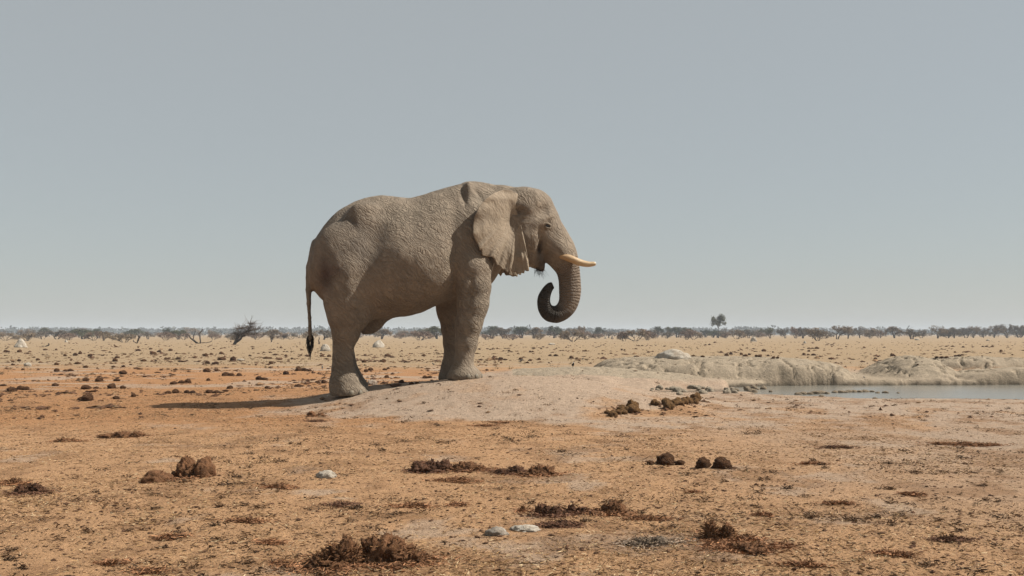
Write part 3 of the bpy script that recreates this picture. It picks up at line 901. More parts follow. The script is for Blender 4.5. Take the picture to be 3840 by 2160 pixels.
# ------------------------------------------------------------------ trees and bushes on the far side of the pan
def branch_tree(seed, kind):
    """returns (trunk Acc, crown Acc) for a plant about 1 unit tall"""
    r = np.random.default_rng(seed)
    tr, cr = Acc(), Acc()
    tips = []
    spec = {'bush': dict(stems=7, trunk=0.10, up=0.75, spread=0.75, depth=3, flat=0.9, n=1700, leaf=0.034, w=0.62),
            'umbrella': dict(stems=3, trunk=0.34, up=1.0, spread=0.85, depth=3, flat=0.45, n=1500, leaf=0.032, w=0.80),
            'round': dict(stems=3, trunk=0.25, up=1.0, spread=0.7, depth=3, flat=0.9, n=2400, leaf=0.040, w=0.62),
            'tall': dict(stems=2, trunk=0.42, up=1.3, spread=0.45, depth=3, flat=1.0, n=2200, leaf=0.024, w=0.36)}[kind]
    def grow(p, d, ln, rad, dep):
        n = 5; pts = [p]
        for i in range(n - 1):
            d = d + r.normal(0, 0.16, 3); d[2] += 0.03; d /= np.linalg.norm(d)
            pts.append(pts[-1] + d * ln / (n - 1))
        V, Q, T = tube(pts, np.linspace(rad, rad * 0.6, n), 5 if dep > 1 else 3, cap=False)
        tr.add(V, Q, T, np.array([0.12, 0.092, 0.07]) * r.uniform(0.8, 1.2))
        if dep == 0:
            tips.append(pts[-1]); tips.append(pts[-2]); return
        for _ in range(3):
            dd = d + r.normal(0, spec['spread'] * 0.75, 3); dd[2] = abs(dd[2]) * spec['flat'] + 0.12; dd /= np.linalg.norm(dd)
            grow(pts[-1 - r.integers(0, 2)], dd, ln * r.uniform(0.6, 0.85), rad * 0.6, dep - 1)
    for sidx in range(spec['stems']):
        a = r.uniform(0, 2 * math.pi)
        d = np.array([math.cos(a) * spec['spread'], math.sin(a) * spec['spread'], spec['up']]); d /= np.linalg.norm(d)
        if kind in ('bush',):
            grow(np.array([0.05 * math.cos(a), 0.05 * math.sin(a), -0.02]), d, 0.30, 0.016, 3)
        elif kind == 'tall':
            if sidx == 0:
                V, Q, T = tube([(0, 0, -0.02), (0.01, 0, 0.2), (-0.01, 0.01, spec['trunk'])], [0.03, 0.022, 0.02], 7); tr.add(V, Q, T, (0.10, 0.085, 0.07))
            grow(np.array([0, 0, spec['trunk'] - 0.02]), np.array([0.35 * (1 if sidx else -1), 0.1, 1.0]), 0.22, 0.018, 3)
        else:
            grow(np.array([0.03 * math.cos(a), 0.03 * math.sin(a), -0.02]), np.array([math.cos(a) * 0.35, math.sin(a) * 0.35, 1.0]) / 1.06, spec['trunk'], 0.030, 3)
    tips = np.array(tips)
    if kind == 'tall':                                   # a forked crown of two uneven lobes
        tr.V = [V * np.array([0.8, 0.8, 1.0]) for V in tr.V]
        lob = []
        subl = [(-0.16 + r.normal(0, 0.055), r.normal(0, 0.07), 0.74 + r.normal(0, 0.06)) for _ in range(8)] + [(0.13 + r.normal(0, 0.07), r.normal(0, 0.07), 0.80 + r.normal(0, 0.075)) for _ in range(10)] + [(r.normal(0, 0.10), r.normal(0, 0.05), 0.64 + r.normal(0, 0.04)) for _ in range(5)] + [(0.26, 0.0, 0.63), (-0.25, 0.02, 0.60), (0.06, 0.05, 0.55)]
        for (lx, ly, lz) in subl:
            rx_ = r.uniform(0.045, 0.095); rz_ = rx_ * r.uniform(0.6, 1.0); m_ = int(9000 * rx_ ** 2)
            q = r.normal(0, 1, (m_, 3)); q /= np.linalg.norm(q, axis=1)[:, None]; q *= r.uniform(0.25, 1.05, m_)[:, None] ** 0.5
            lob.append(np.array([lx, ly, lz]) + q * np.array([rx_, rx_, rz_]))
        tips = np.vstack(lob); spec = dict(spec, w=np.percentile(np.abs(tips[:, :2]), 95))
    z0, z1 = np.percentile(tips[:, 2], 2), np.percentile(tips[:, 2], 97)
    sc_h = (0.96) / max(z1, 1e-3); wd = np.percentile(np.abs(tips[:, :2]), 95); sc_w = spec['w'] / wd
    sc3 = np.array([sc_w, sc_w, sc_h]) if kind != 'tall' else np.ones(3)
    tr.V = [V * sc3 for V in tr.V]; tips = tips * sc3
    n = spec['n']
    ctr = tips[r.integers(0, len(tips), n)] + r.normal(0, 0.052 if kind != 'tall' else 0.026, (n, 3))
    ctr[:, 2] = np.clip(ctr[:, 2], 0.05, 1.05)
    A = r.normal(0, 1, (n, 3)); A /= np.linalg.norm(A, axis=1)[:, None]
    B = np.cross(A, r.normal(0, 1, (n, 3))); B /= np.linalg.norm(B, axis=1)[:, None]
    ln = spec['leaf'] * r.uniform(0.6, 1.9, n)[:, None]; wdt = spec['leaf'] * r.uniform(0.25, 0.7, n)[:, None]
    V = np.stack([ctr - A * ln, ctr + B * wdt, ctr + A * ln, ctr - B * wdt], 1).reshape(-1, 3)
    shade = (1 + 0.35 * r.normal(0, 1, n)).clip(0.4, 1.8).repeat(4)
    cr.add(V, np.arange(4 * n).reshape(-1, 4), None, (1, 1, 1)); cr.C = [np.ones((4 * n, 3)) * shade[:, None]]
    return tr, cr
CROWN_TINT = {'brown': (0.255, 0.190, 0.125), 'red': (0.255, 0.172, 0.125), 'olive': (0.135, 0.135, 0.075), 'grey': (0.205, 0.172, 0.135), 'dark': (0.090, 0.100, 0.064)}
PROTO = {}
def proto(kind, tint, var):
    key = (kind, tint, var)
    if key not in PROTO:
        tr, cr = branch_tree(100 + var * 7 + {'bush': 0, 'umbrella': 1, 'round': 2, 'tall': 3}[kind], kind)
        cr.C = [c * np.array(CROWN_TINT[tint]) for c in cr.C]
        PROTO[key] = (tr.mesh('trunk', [M['bark']], True), cr.mesh('crown', [M['crown']], False))
    return PROTO[key]
TLAB = {('bush', 'brown'): ('thorn_bush', 'leafless brown thorn bush on the far edge of the plain', 'bush'),
        ('bush', 'red'): ('thorn_bush', 'reddish brown twiggy bush on the far edge of the plain', 'bush'),
        ('bush', 'grey'): ('thorn_bush', 'greyish bare bush on the far edge of the plain', 'bush'),
        ('round', 'olive'): ('acacia_tree', 'olive green rounded tree standing in the far bush line', 'tree'),
        ('round', 'dark'): ('acacia_tree', 'dark green dense tree behind the far bushes', 'tree'),
        ('round', 'grey'): ('acacia_tree', 'grey twiggy rounded tree in the far bush line', 'tree'),
        ('round', 'brown'): ('acacia_tree', 'brown rounded dry tree in the far bush line', 'tree'),
        ('umbrella', 'grey'): ('umbrella_thorn', 'flat-topped grey thorn tree in the far bush line', 'tree'),
        ('umbrella', 'brown'): ('umbrella_thorn', 'flat-topped brown thorn tree in the far bush line', 'tree'),
        ('umbrella', 'olive'): ('umbrella_thorn', 'flat-topped olive thorn tree in the far bush line', 'tree')}
def flatY(basey): return (CAM_H - PLAIN) * FPX / max(basey - HY, 2.0)
def plant(px, basey, wpx, hpx, kind, tint, label=None, name=None):
    Y = flatY(basey); X = (px - CX) / FPX * Y
    hgt = hpx / FPX * Y * (0.86 if kind != 'tall' else 1.0); wid_ = wpx / FPX * Y
    var = random.randrange(2) if kind != 'tall' else 1
    tm, cm = proto(kind, tint, var)
    nm, lb, ct = TLAB.get((kind, tint), ('acacia_tree', 'dry tree', 'tree'))
    e = bpy.data.objects.new(name or nm, None); COL.objects.link(e)
    e.location = (X, Y, float(ground_z(X, Y)) - 0.02); e.rotation_euler = (0, 0, random.uniform(0, 6.28) if kind != 'tall' else 0.3)
    wu = {'bush': 1.35, 'umbrella': 1.7, 'round': 1.35, 'tall': 0.66}[kind]
    e.scale = (wid_ / wu, wid_ / wu, hgt)
    if not label:
        near_ = ('near the broad pale termite mound', 'round the dead forked snag', 'round the leaning thorn tree', 'behind the elephant tail', 'seen between the elephant legs', 'beyond the elephant trunk', 'near the tall green tree', 'beyond the first mud bank', 'beyond the far end of the pool')[int(np.searchsorted([480, 800, 1010, 1290, 1720, 2260, 2860, 3300], px))]
        kindw = {'bush': 'bush', 'umbrella': 'flat-topped thorn tree', 'round': 'rounded tree'}[kind]
        tintw = {'brown': 'brown leafless', 'red': 'reddish twiggy', 'grey': 'grey twiggy', 'olive': 'olive green', 'dark': 'dark green'}[tint]
        lb = ' '.join([{0: 'low', 1: 'mid-height', 2: 'tall'}[int(hpx > 30) + int(hpx > 42)], tintw, kindw, 'far' if near_.startswith('beyond') else 'on the skyline', near_])
        e['group'] = lb
    e['label'] = label or lb; e['category'] = ct
    obj('trunk', tm, e); obj('crown', cm, e)
    return e
PL = [  # px, base, width, height, kind, tint
 (20, 1277, 75, 34, 'bush', 'brown'), (98, 1278, 95, 34, 'bush', 'brown'), (160, 1272, 60, 34, 'bush', 'grey'), (215, 1272, 70, 38, 'round', 'grey'), (262, 1275, 70, 30, 'bush', 'red'),
 (310, 1272, 80, 40, 'round', 'olive'), (352, 1277, 60, 38, 'bush', 'red'), (388, 1278, 50, 40, 'round', 'brown'), (370, 1268, 70, 38, 'round', 'dark'), (300, 1266, 60, 36, 'round', 'dark'),
 (466, 1284, 105, 38, 'bush', 'brown'), (555, 1272, 45, 32, 'round', 'grey'), (622, 1276, 70, 36, 'bush', 'red'), (622, 1268, 40, 40, 'round', 'dark'), (670, 1273, 60, 40, 'round', 'olive'), (690, 1274, 45, 28, 'bush', 'red'),
 (800, 1273, 55, 24, 'bush', 'red'), (862, 1276, 60, 28, 'bush', 'grey'), (885, 1280, 36, 30, 'bush', 'brown'), (960, 1274, 60, 28, 'bush', 'red'), (1020, 1274, 65, 42, 'round', 'brown'),
 (1060, 1273, 50, 26, 'bush', 'red'), (1090, 1273, 60, 26, 'bush', 'grey'), (1170, 1275, 70, 40, 'bush', 'brown'), (1215, 1274, 60, 42, 'round', 'grey'), (1250, 1273, 50, 34, 'bush', 'brown'),
 (1431, 1272, 70, 42, 'round', 'brown'), (1500, 1270, 60, 24, 'bush', 'red'), (1573, 1276, 95, 40, 'bush', 'red'), (1640, 1271, 80, 52, 'round', 'olive'), (1612, 1270, 60, 44, 'bush', 'grey'),
 (1845, 1268, 75, 50, 'round', 'dark'), (1890, 1270, 75, 46, 'round', 'grey'), (1955, 1268, 75, 48, 'round', 'dark'), (2000, 1269, 70, 46, 'round', 'brown'), (1825, 1275, 60, 24, 'bush', 'red'), (1920, 1275, 75, 26, 'bush', 'red'), (2020, 1274, 60, 26, 'bush', 'brown'),
 (2076, 1268, 66, 50, 'round', 'dark'), (2115, 1273, 50, 30, 'bush', 'red'), (2148, 1281, 95, 50, 'bush', 'brown'), (2172, 1270, 45, 54, 'umbrella', 'red' if False else 'brown'), (2198, 1273, 70, 38, 'bush', 'red'),
 (2244, 1266, 40, 44, 'round', 'dark'), (2240, 1271, 60, 22, 'bush', 'red'), (2282, 1268, 36, 34, 'umbrella', 'grey'), (2340, 1280, 50, 44, 'bush', 'red'), (2383, 1280, 95, 50, 'bush', 'brown'), (2430, 1276, 80, 46, 'bush', 'red'), (2464, 1266, 48, 46, 'round', 'dark'),
 (2505, 1266, 70, 46, 'umbrella', 'olive'), (2540, 1266, 60, 44, 'round', 'dark'), (2500, 1270, 46, 30, 'bush', 'grey'), (2575, 1274, 70, 44, 'bush', 'red'), (2600, 1274, 60, 40, 'bush', 'brown'), (2570, 1266, 66, 42, 'round', 'olive'), (2640, 1265, 40, 32, 'round', 'dark'),
 (2690, 1266, 70, 26, 'round', 'dark'), (2672, 1264, 40, 30, 'round', 'dark'), (2762, 1272, 66, 42, 'bush', 'brown'), (2720, 1269, 50, 24, 'bush', 'red'), (2808, 1268, 46, 36, 'round', 'grey'), (2850, 1268, 40, 20, 'bush', 'red'),
 (2888, 1269, 80, 46, 'umbrella', 'olive'), (2945, 1269, 60, 42, 'umbrella', 'grey'), (2985, 1269, 60, 48, 'bush', 'red'), (3010, 1269, 50, 46, 'round', 'grey'), (3067, 1278, 100, 54, 'bush', 'brown'), (3140, 1272, 100, 58, 'umbrella', 'brown'), (3178, 1271, 60, 48, 'umbrella', 'grey'),
 (3226, 1268, 56, 50, 'umbrella', 'grey'), (3262, 1269, 75, 42, 'bush', 'brown'), (3300, 1268, 50, 32, 'bush', 'red'), (3355, 1268, 60, 48, 'round', 'brown'), (3421, 1272, 75, 42, 'round', 'grey'), (3455, 1268, 50, 36, 'bush', 'grey'), (3514, 1269, 68, 54, 'umbrella', 'brown'),
 (3553, 1268, 60, 40, 'bush', 'grey'), (3580, 1268, 50, 44, 'round', 'grey'), (3622, 1267, 55, 42, 'round', 'grey'), (3650, 1267, 60, 50, 'umbrella', 'brown'), (3690, 1267, 48, 44, 'umbrella', 'grey'), (3726, 1267, 70, 50, 'umbrella', 'brown'), (3778, 1267, 85, 58, 'umbrella', 'grey'), (3822, 1266, 70, 50, 'round', 'grey'), (3850, 1266, 70, 50, 'round', 'brown'),
]
for p in PL: 
    if (p[4], p[5]) not in TLAB: p = p[:5] + ('brown',)
    plant(*p)
plant(2694, 1268, 62, 90, 'tall', 'olive', 'tall green tree rising above the whole bush line on a bare trunk', 'savanna_tree')
# plants further back and beyond the frame edges on the same line
for i in range(55):
    px = random.choice([random.uniform(-700, 3840), random.uniform(0, 3840), random.uniform(3840, 4500)])
    plant(px, random.uniform(1262.5, 1267), random.uniform(40, 75), random.uniform(24, 40), *random.choice([('round', 'dark'), ('round', 'grey'), ('bush', 'grey'), ('bush', 'brown'), ('round', 'olive'), ('umbrella', 'grey')]))

# far woodland that reads as one mass
def woodland(y0, y1, n, hmin, hmax, tint, seed):
    r = np.random.default_rng(seed)
    Yc = r.uniform(y0, y1, n); Xc = r.uniform(-0.75, 0.75, n) * Yc
    hgt = (hmin + (hmax - hmin) * (0.5 + 0.5 * fbm2(Xc / 55.0, Yc * 0 + seed, 3)) * r.uniform(0.75, 1.15, n))
    m = 26
    ctr = np.repeat(np.stack([Xc, Yc, np.zeros(n)], 1), m, 0)
    hh_ = hgt.repeat(m)
    a = r.normal(0, 1, (n * m, 3)); a /= np.linalg.norm(a, axis=1)[:, None]
    rad = r.uniform(0.2, 1, n * m) ** 0.5
    ctr[:, 0] += a[:, 0] * rad * hh_ * 0.62; ctr[:, 1] += a[:, 1] * rad * hh_ * 0.5
    ctr[:, 2] = PLAIN + hh_ * (0.52 + 0.46 * a[:, 2] * rad)
    A = r.normal(0, 1, ctr.shape); A /= np.linalg.norm(A, axis=1)[:, None]
    B = np.cross(A, r.normal(0, 1, ctr.shape)); B /= np.linalg.norm(B, axis=1)[:, None]
    ln = (hh_ * r.uniform(0.08, 0.20, n * m))[:, None]
    V = np.stack([ctr - A * ln, ctr + B * ln * 0.7, ctr + A * ln, ctr - B * ln * 0.7], 1).reshape(-1, 3)
    sh = (r.uniform(0.6, 1.4, n).repeat(m) * r.uniform(0.7, 1.3, n * m)).repeat(4)
    V[:, 2] = np.maximum(V[:, 2], PLAIN - 0.3)
    return V, np.arange(len(V)).reshape(-1, 4), np.array(tint) * sh[:, None]
acc = Acc()
for args in ((900, 1600, 2600, 5.0, 9.8, (0.075, 0.078, 0.06), 3), (520, 900, 900, 1.8, 4.6, (0.085, 0.082, 0.06), 4), (330, 520, 600, 1.2, 2.8, (0.24, 0.18, 0.125), 5)):
    V, Q, Cc = woodland(*args); acc.add(V, Q); acc.C[-1] = Cc
obj('distant_woodland', acc.mesh('distant_woodland', [M['crown']], False), kind='stuff')['label'] = 'hazy blue grey woodland along the horizon'

# dead wood
def snag(name, label, cat, polys, base_px, twigs=0, ccol=(0.075, 0.058, 0.048)):
    """polys: lists of (photo px, photo py, radius m) standing at the distance of base_px"""
    Yb = flatY(base_px[1]); Xb = (base_px[0] - CX) / FPX * Yb; zb = float(ground_z(Xb, Yb))
    r = np.random.default_rng(int(base_px[0]))
    e = bpy.data.objects.new(name, None); COL.objects.link(e); e.location = (Xb, Yb, zb)
    e['label'] = label; e['category'] = cat
    tips = []
    for i, pl in enumerate(polys):
        pts = np.array([((x - base_px[0]) / FPX * Yb, 0.0, (base_px[1] - y) / FPX * Yb) for x, y, _ in pl])
        pts[:, 1] = np.cumsum(r.normal(0, 0.12, len(pl))) * (np.arange(len(pl)) > 0)
        q = crs(np.c_[pts, [p[2] for p in pl]], 4)
        q[1:-1, :3] += r.normal(0, 0.025, (len(q) - 2, 3))
        V, Q, T = tube(q[:, :3], q[:, 3], 6)
        a = Acc(); a.add(V, Q, T, ccol)
        obj('trunk' if i == 0 else 'branch', a.mesh('branch', [M['bark']]), e)
        tips += list(q[len(q) // 3:, :3])
    if twigs:
        a = Acc(); tips = np.array(tips)
        for _ in range(twigs):
            p = tips[r.integers(0, len(tips))]; d = r.normal(0, 1, 3); d[2] = abs(d[2]) * 0.5 + 0.05; d[0] += 0.3; d /= np.linalg.norm(d)
            ln = r.uniform(0.3, 1.3); t = np.linspace(0, 1, 4)[:, None]
            V, Q, T = tube(p + d * ln * t + r.normal(0, 0.05, (4, 3)) * t, np.linspace(0.022, 0.008, 4), 3); a.add(V, Q, T, (0.15, 0.115, 0.09))
        obj('twigs', a.mesh('twigs', [M['bark']]), e)
    return e
z2 = lambda x, y, r: (640 + x / 4.025, 1180 + y / 4.025, r)
z1 = lambda x, y, r: (x / 4.025, 1180 + y / 4.025, r)
snag('dead_tree', 'dead forked snag with two bare crooked arms on the plain', 'dead tree',
     [[z2(410, 432, .13), z2(330, 372, .11), z2(285, 312, .07), z2(236, 296, .03)], [z2(335, 376, .06), z2(360, 290, .05), z2(372, 240, .04), z2(355, 212, .02)],
      [z2(446, 432, .09), z2(450, 350, .08), z2(430, 290, .08), z2(465, 235, .07), z2(475, 212, .04)], [z2(410, 432, .05), z2(500, 418, .04), z2(610, 410, .04), z2(618, 385, .03)]], (640 + 410 / 4.025, 1180 + 434 / 4.025))
snag('leaning_thorn_tree', 'bare thorn tree leaning over with a windswept twiggy top', 'tree',
     [[z2(952, 452, .16), z2(1000, 405, .13), z2(1080, 322, .10), z2(1130, 268, .07), z2(1200, 235, .05), z2(1300, 220, .03)], [z2(955, 448, .11), z2(985, 375, .09), z2(995, 310, .07), z2(950, 285, .03)],
      [z2(1000, 400, .06), z2(1040, 310, .05), z2(1090, 285, .03)], [z2(1080, 325, .05), z2(1180, 310, .03), z2(1290, 290, .02)], [z2(1130, 268, .04), z2(1190, 200, .03), z2(1195, 140, .01)], [z2(1130, 268, .04), z2(1060, 220, .02), z2(1030, 215, .01)]],
     (640 + 952 / 4.025, 1180 + 454 / 4.025), twigs=520)
snag('dead_bush', 'small bare stem bush standing alone on the plain', 'dead bush', [[z2(1520, 412, .06), z2(1512, 345, .05), z2(1498, 290, .02)], [z2(1520, 412, .05), z2(1540, 360, .04), z2(1530, 310, .02)]], (640 + 1520 / 4.025, 1180 + 414 / 4.025), twigs=60)
snag('tree_stump', 'upright broken stump with a thick knob on top', 'stump', [[z1(2066, 434, .09), z1(2085, 385, .10), z1(2098, 345, .16), z1(2096, 318, .10)], [z1(2062, 434, .05), z1(2030, 405, .05), z1(2012, 385, .03)]], (2066 / 4.025, 1180 + 436 / 4.025))
snag('fallen_branch', 'grey fallen branch on the plain with one end raised', 'branch', [[z1(630, 478, .04), z1(700, 470, .05), z1(722, 455, .06), z1(742, 433, .04)]], (700 / 4.025, 1180 + 480 / 4.025))
snag('dead_post', 'short dead stem standing behind the pale termite mound', 'stump', [[z2(2245, 442, .08), z2(2240, 390, .06), z2(2243, 335, .04)]], (640 + 2245 / 4.025, 1180 + 444 / 4.025))

# ------------------------------------------------------------------ lumps: dung, stones, termite mounds, mud
def lump(seed, sub=3, amp=0.18, fs=1.6, flat=0.55, rag=0.05):
    V, T = ico(sub); V = V.copy()
    o = np.random.default_rng(seed).uniform(-20, 20, 3)
    n = fbm3(V + o, fs, 3) * amp + fbm3(V + o, fs * 4.5, 3) * rag
    V = V * (1 + n)[:, None]
    V[:, 2] = np.where(V[:, 2] < -flat, -flat - 0.1 * (V[:, 2] + flat), V[:, 2])
    V[:, 2] += flat
    return V, T
DUNGC = {'old': (0.200, 0.098, 0.048), 'dark': (0.125, 0.062, 0.036), 'fresh': (0.36, 0.20, 0.085), 'grey': (0.22, 0.165, 0.12)}
def blades(n, r, P, ln, wd, tilt, cols):
    """n straw blades at points P (n,3)"""
    th = r.uniform(0, 2 * math.pi, n); ti = r.normal(0, tilt, n)
    A = np.stack([np.cos(th) * np.cos(ti), np.sin(th) * np.cos(ti), np.abs(np.sin(ti))], 1)
    B = np.cross(A, r.normal(0, 1, (n, 3))); B /= np.linalg.norm(B, axis=1)[:, None] + 1e-9
    L_ = ln * r.uniform(0.5, 1.5, n)[:, None]; W_ = wd * r.uniform(0.6, 1.4, n)[:, None]
    V = np.stack([P - B * W_, P + B * W_, P + A * L_ + B * W_ * 0.6, P + A * L_ - B * W_ * 0.6], 1).reshape(-1, 3)
    return V, np.arange(4 * n).reshape(-1, 4), np.repeat(cols, 4, 0)
BALLS = {}
SHED = []
LOOSE = []
for kind in DUNGC:
    for v_ in range(4):
        V, T = lump(200 + v_, 3, 0.42, 1.4, 0.50, 0.34)
        r = np.random.default_rng(v_)
        cvar = 1 + 0.35 * fbm3(V, 3.0, 3)[:, None]
        a = Acc(); a.add(V, None, T); a.C = [np.array(DUNGC[kind]) * cvar]
        i = r.integers(0, len(V), 70); bl = blades(70, r, V[i] * 0.94, 0.22, 0.03, 0.6, np.array(DUNGC[kind]) * r.uniform(0.8, 2.6, 70)[:, None])
        a.add(bl[0], bl[1]); a.C[-1] = bl[2]
        BALLS[kind, v_] = a.mesh('dung_ball', [M['ball']], True)
def ball(px, py, wpx, kind, label, group, hf=None, name='dung_ball', cat='dung', p=None, drop=0.0, shrink=True):
    p = at(px, py) if p is None else p
    r_ = wpx / FPX * p[1] / 2 * (random.uniform(0.72, 1.0) if shrink and kind != 'fresh' else 1.08)
    hf = hf or random.uniform(0.55, 0.92)
    SHED.append((p[0], p[1] + r_ * 0.6, r_))
    o = obj(name, BALLS[kind, random.randrange(4)], loc=(p[0], p[1] + r_ * 0.6, p[2] - 0.06 * r_ - drop), rotz=random.uniform(0, 6.28),
            scale=(r_ * random.uniform(0.92, 1.05), r_ * random.uniform(0.8, 1.05), r_ * hf), label=label, cat=cat, group=group)
    return o
LEFT = [(20,640,50),(85,685,100),(160,672,80),(208,672,50),(440,640,55),(690,760,130),(640,752,60),(685,600,66),(790,605,80),(680,665,80),(770,658,50),(890,660,66),(985,660,62),(935,600,66),(450,525,60),(520,522,40),(560,520,50),
 (985,545,70),(910,490,35),(990,487,30),(685,492,40),(450,470,45),(180,510,25),(305,512,30),(60,450,30),(880,370,25),(1000,387,28),(1120,507,35),(1295,514,35),(1350,507,30),(1410,514,45),(1660,527,60),(1740,522,55),(1810,557,70),(1860,558,60),(1920,558,60),
 (2080,590,60),(2130,590,60),(1390,627,70),(1460,617,60),(1510,617,60),(1675,597,50),(1350,702,55),(1410,697,60),(1500,697,60),(1545,697,50),(1680,697,60),(1730,697,50),(1775,697,30),(1845,662,70),(2150,660,60),(1670,462,40),(1730,462,50),(1870,437,60),(1780,432,60),
 (2180,462,45),(2140,420,45),(2170,420,40),(2450,517,60),(2400,517,60),(2490,522,40),(2300,547,50),(920,442,45),(940,415,50),(1150,442,50),(1250,442,35),(1340,427,45),(1430,427,45),(1650,400,50),(1700,387,35),(1780,382,35),(2210,392,35),(2350,422,35),
 (2260,332,20),(2030,327,25),(1230,382,45),(1280,367,30),(1370,357,40),(1110,357,40),(930,327,30),(720,402,50),(600,395,50),(640,382,35),(450,352,30),(360,352,40),(150,367,40),(40,367,40),(220,382,40),(300,432,35),(150,442,40),(100,472,35),(620,462,45),
 (930,745,60),(1070,727,50),(60,368,30),(520,400,30),(1560,415,30),(1500,440,30),(1340,385,25),(1210,345,25),(1860,360,25),(2010,400,28),(2080,380,25),(2300,400,28),(2420,395,25),(2320,440,25),(1050,470,25),(780,500,25),(560,460,25)]
for (x, y, w) in LEFT:
    kd = random.choice(['old', 'old', 'dark']); big = 'large' if w > 62 else ('small' if w < 36 else 'middling')
    zone = 'out on the tan plain behind the elephant' if y < 400 else ('where tan plain turns to orange sand behind the elephant' if y < 480 else ('on the orange sand beyond the elephant shadow' if y < 640 else 'on the orange sand close by the elephant shadow'))
    lb = '%s %s dung ball %s' % (big, 'blackish' if kd == 'dark' else 'rust brown', zone)
    ball(x / 2.147, 1150 + y / 2.147, w / 2.147, kd, lb, lb)
MID = [(240,470,30),(345,467,40),(385,467,40),(420,467,40),(590,467,45),(675,477,38),(755,468,35),(900,435,40),(850,434,35),(1035,457,40),(1085,457,40),(1142,394,28),(1162,394,28),(1085,347,16),(1030,347,14),(570,417,28),(675,402,25),(697,400,22),(490,394,35),(230,378,25),(325,380,22),
 (1480,382,22),(1605,374,28),(1715,404,32),(1310,416,22),(1385,414,34),(1855,352,22),(2215,337,26),(2250,337,22),(2300,317,26),(2110,437,40),(2190,442,44),(2400,432,38),(2440,417,34),(2530,417,34),(2560,437,36),(1630,347,24),(1660,347,20),(905,370,18),(965,388,18),(1140,345,12)]
for (x, y, w) in MID:
    ball(1700 + x / 2.342, 1150 + y / 2.342, w / 2.342, random.choice(['old', 'dark']), *(('%s dung ball on the tan plain %s' % ('larger' if w > 33 else 'tiny', 'just beyond the pale mud mound' if y > 425 else ('halfway to the bushes ahead of the elephant' if y > 365 else 'far out near the bushes ahead of the elephant')),) * 2))
RIGHT = [(60,417,38),(95,407,32),(185,410,32),(220,422,38),(250,410,28),(310,427,36),(340,427,40),(410,420,35),(375,380,35),(450,390,22),(520,390,22),(455,440,36),(490,440,30),(755,357,25),(785,357,28),(825,357,42),(755,382,28),(715,412,38),(795,414,40),(750,412,28),
 (1340,427,22),(1470,420,40),(1840,434,38),(1885,437,38),(1922,437,34),(2000,422,36),(2030,422,36),(2055,414,36),(1995,390,20),(1920,340,26),(1975,340,28),(2065,347,26),(2230,342,26),(2262,342,30),(2312,342,34),(2385,385,40),(2480,412,22),(2225,422,18),(1320,447,40),(950,327,24)]
for (x, y, w) in RIGHT:
    ball(2700 + x / 2.26, 1150 + y / 2.26, w / 2.26, random.choice(['old', 'dark']), *(('%s reddish dung ball on the tan plain %s' % ('larger' if w > 33 else 'tiny', 'just beyond the pool bank' if y > 400 else 'well beyond the pool bank'),) * 2))
FEETB = [(125,1215,40),(205,1212,44),(255,1218,60),(615,1120,45),(655,1108,58),(775,1105,46),(805,1095,26),(680,1182,40),(790,1170,46),(915,1215,60),(1050,1220,40),(1000,1228,40),(1120,1175,60),(1160,1172,48),(135,1112,34),(40,1095,60),(75,1105,40),(600,1040,44),(690,1035,30),(760,1035,50),(1105,985,36),(920,945,20),(1035,1022,26),(800,990,60),(240,990,40),(300,992,40)]
for (x, y, w) in FEETB:
    ball(1100 + x / 2.263, 900 + y / 2.263, w / 2.263, 'old', *(('%s brown dung ball %s' % ('larger' if w > 44 else 'smaller', 'on the sand just behind the hind feet of the elephant' if x < 310 else ('on the ground between the hind and front feet' if y > 1080 else 'on the plain seen below the elephant belly')),) * 2))
for i, (x, y, w) in enumerate([(2278, 1553, 20), (2300, 1564, 34), (2318, 1554, 27), (2338, 1554, 32), (2334, 1540, 30), (2372, 1550, 46), (2373, 1538, 42), (2356, 1548, 30)]):
    ball(x, y, w, 'fresh', 'light brown dung ball in the tapering heap on the pale mud slope', 'fresh dung heap on the mud slope', hf=1.1 if i == 6 else 0.9)
for (x, y, w) in [(2458, 1520, 30), (2503, 1522, 36), (2510, 1536, 40), (2528, 1521, 30), (2548, 1519, 36), (2566, 1516, 30), (2584, 1513, 32), (2608, 1515, 32), (2612, 1504, 38)]:
    ball(x, y, w, 'fresh', 'light brown dung ball in the row on the mud slope nearest the pool', 'fresh dung row by the pool', hf=1.0)
for (x0, x1, yb, lab) in ((2464, 2530, 1746, 'broad brown dung lump beside two smaller crumbs, near a pair of round dung balls'), (2536, 2566, 1745, 'small crumbling dung bit beside the broad brown dung lump'),
                          (2612, 2665, 1755, 'smaller of two round dung balls lying side by side'), (2677, 2738, 1760, 'larger of two round dung balls lying side by side'), (2428, 2453, 1746, 'cube-like small dung bit next to the broad brown dung lump')):
    ball((x0 + x1) / 2, yb, x1 - x0, 'old', lab, None, shrink=False, hf=0.85)

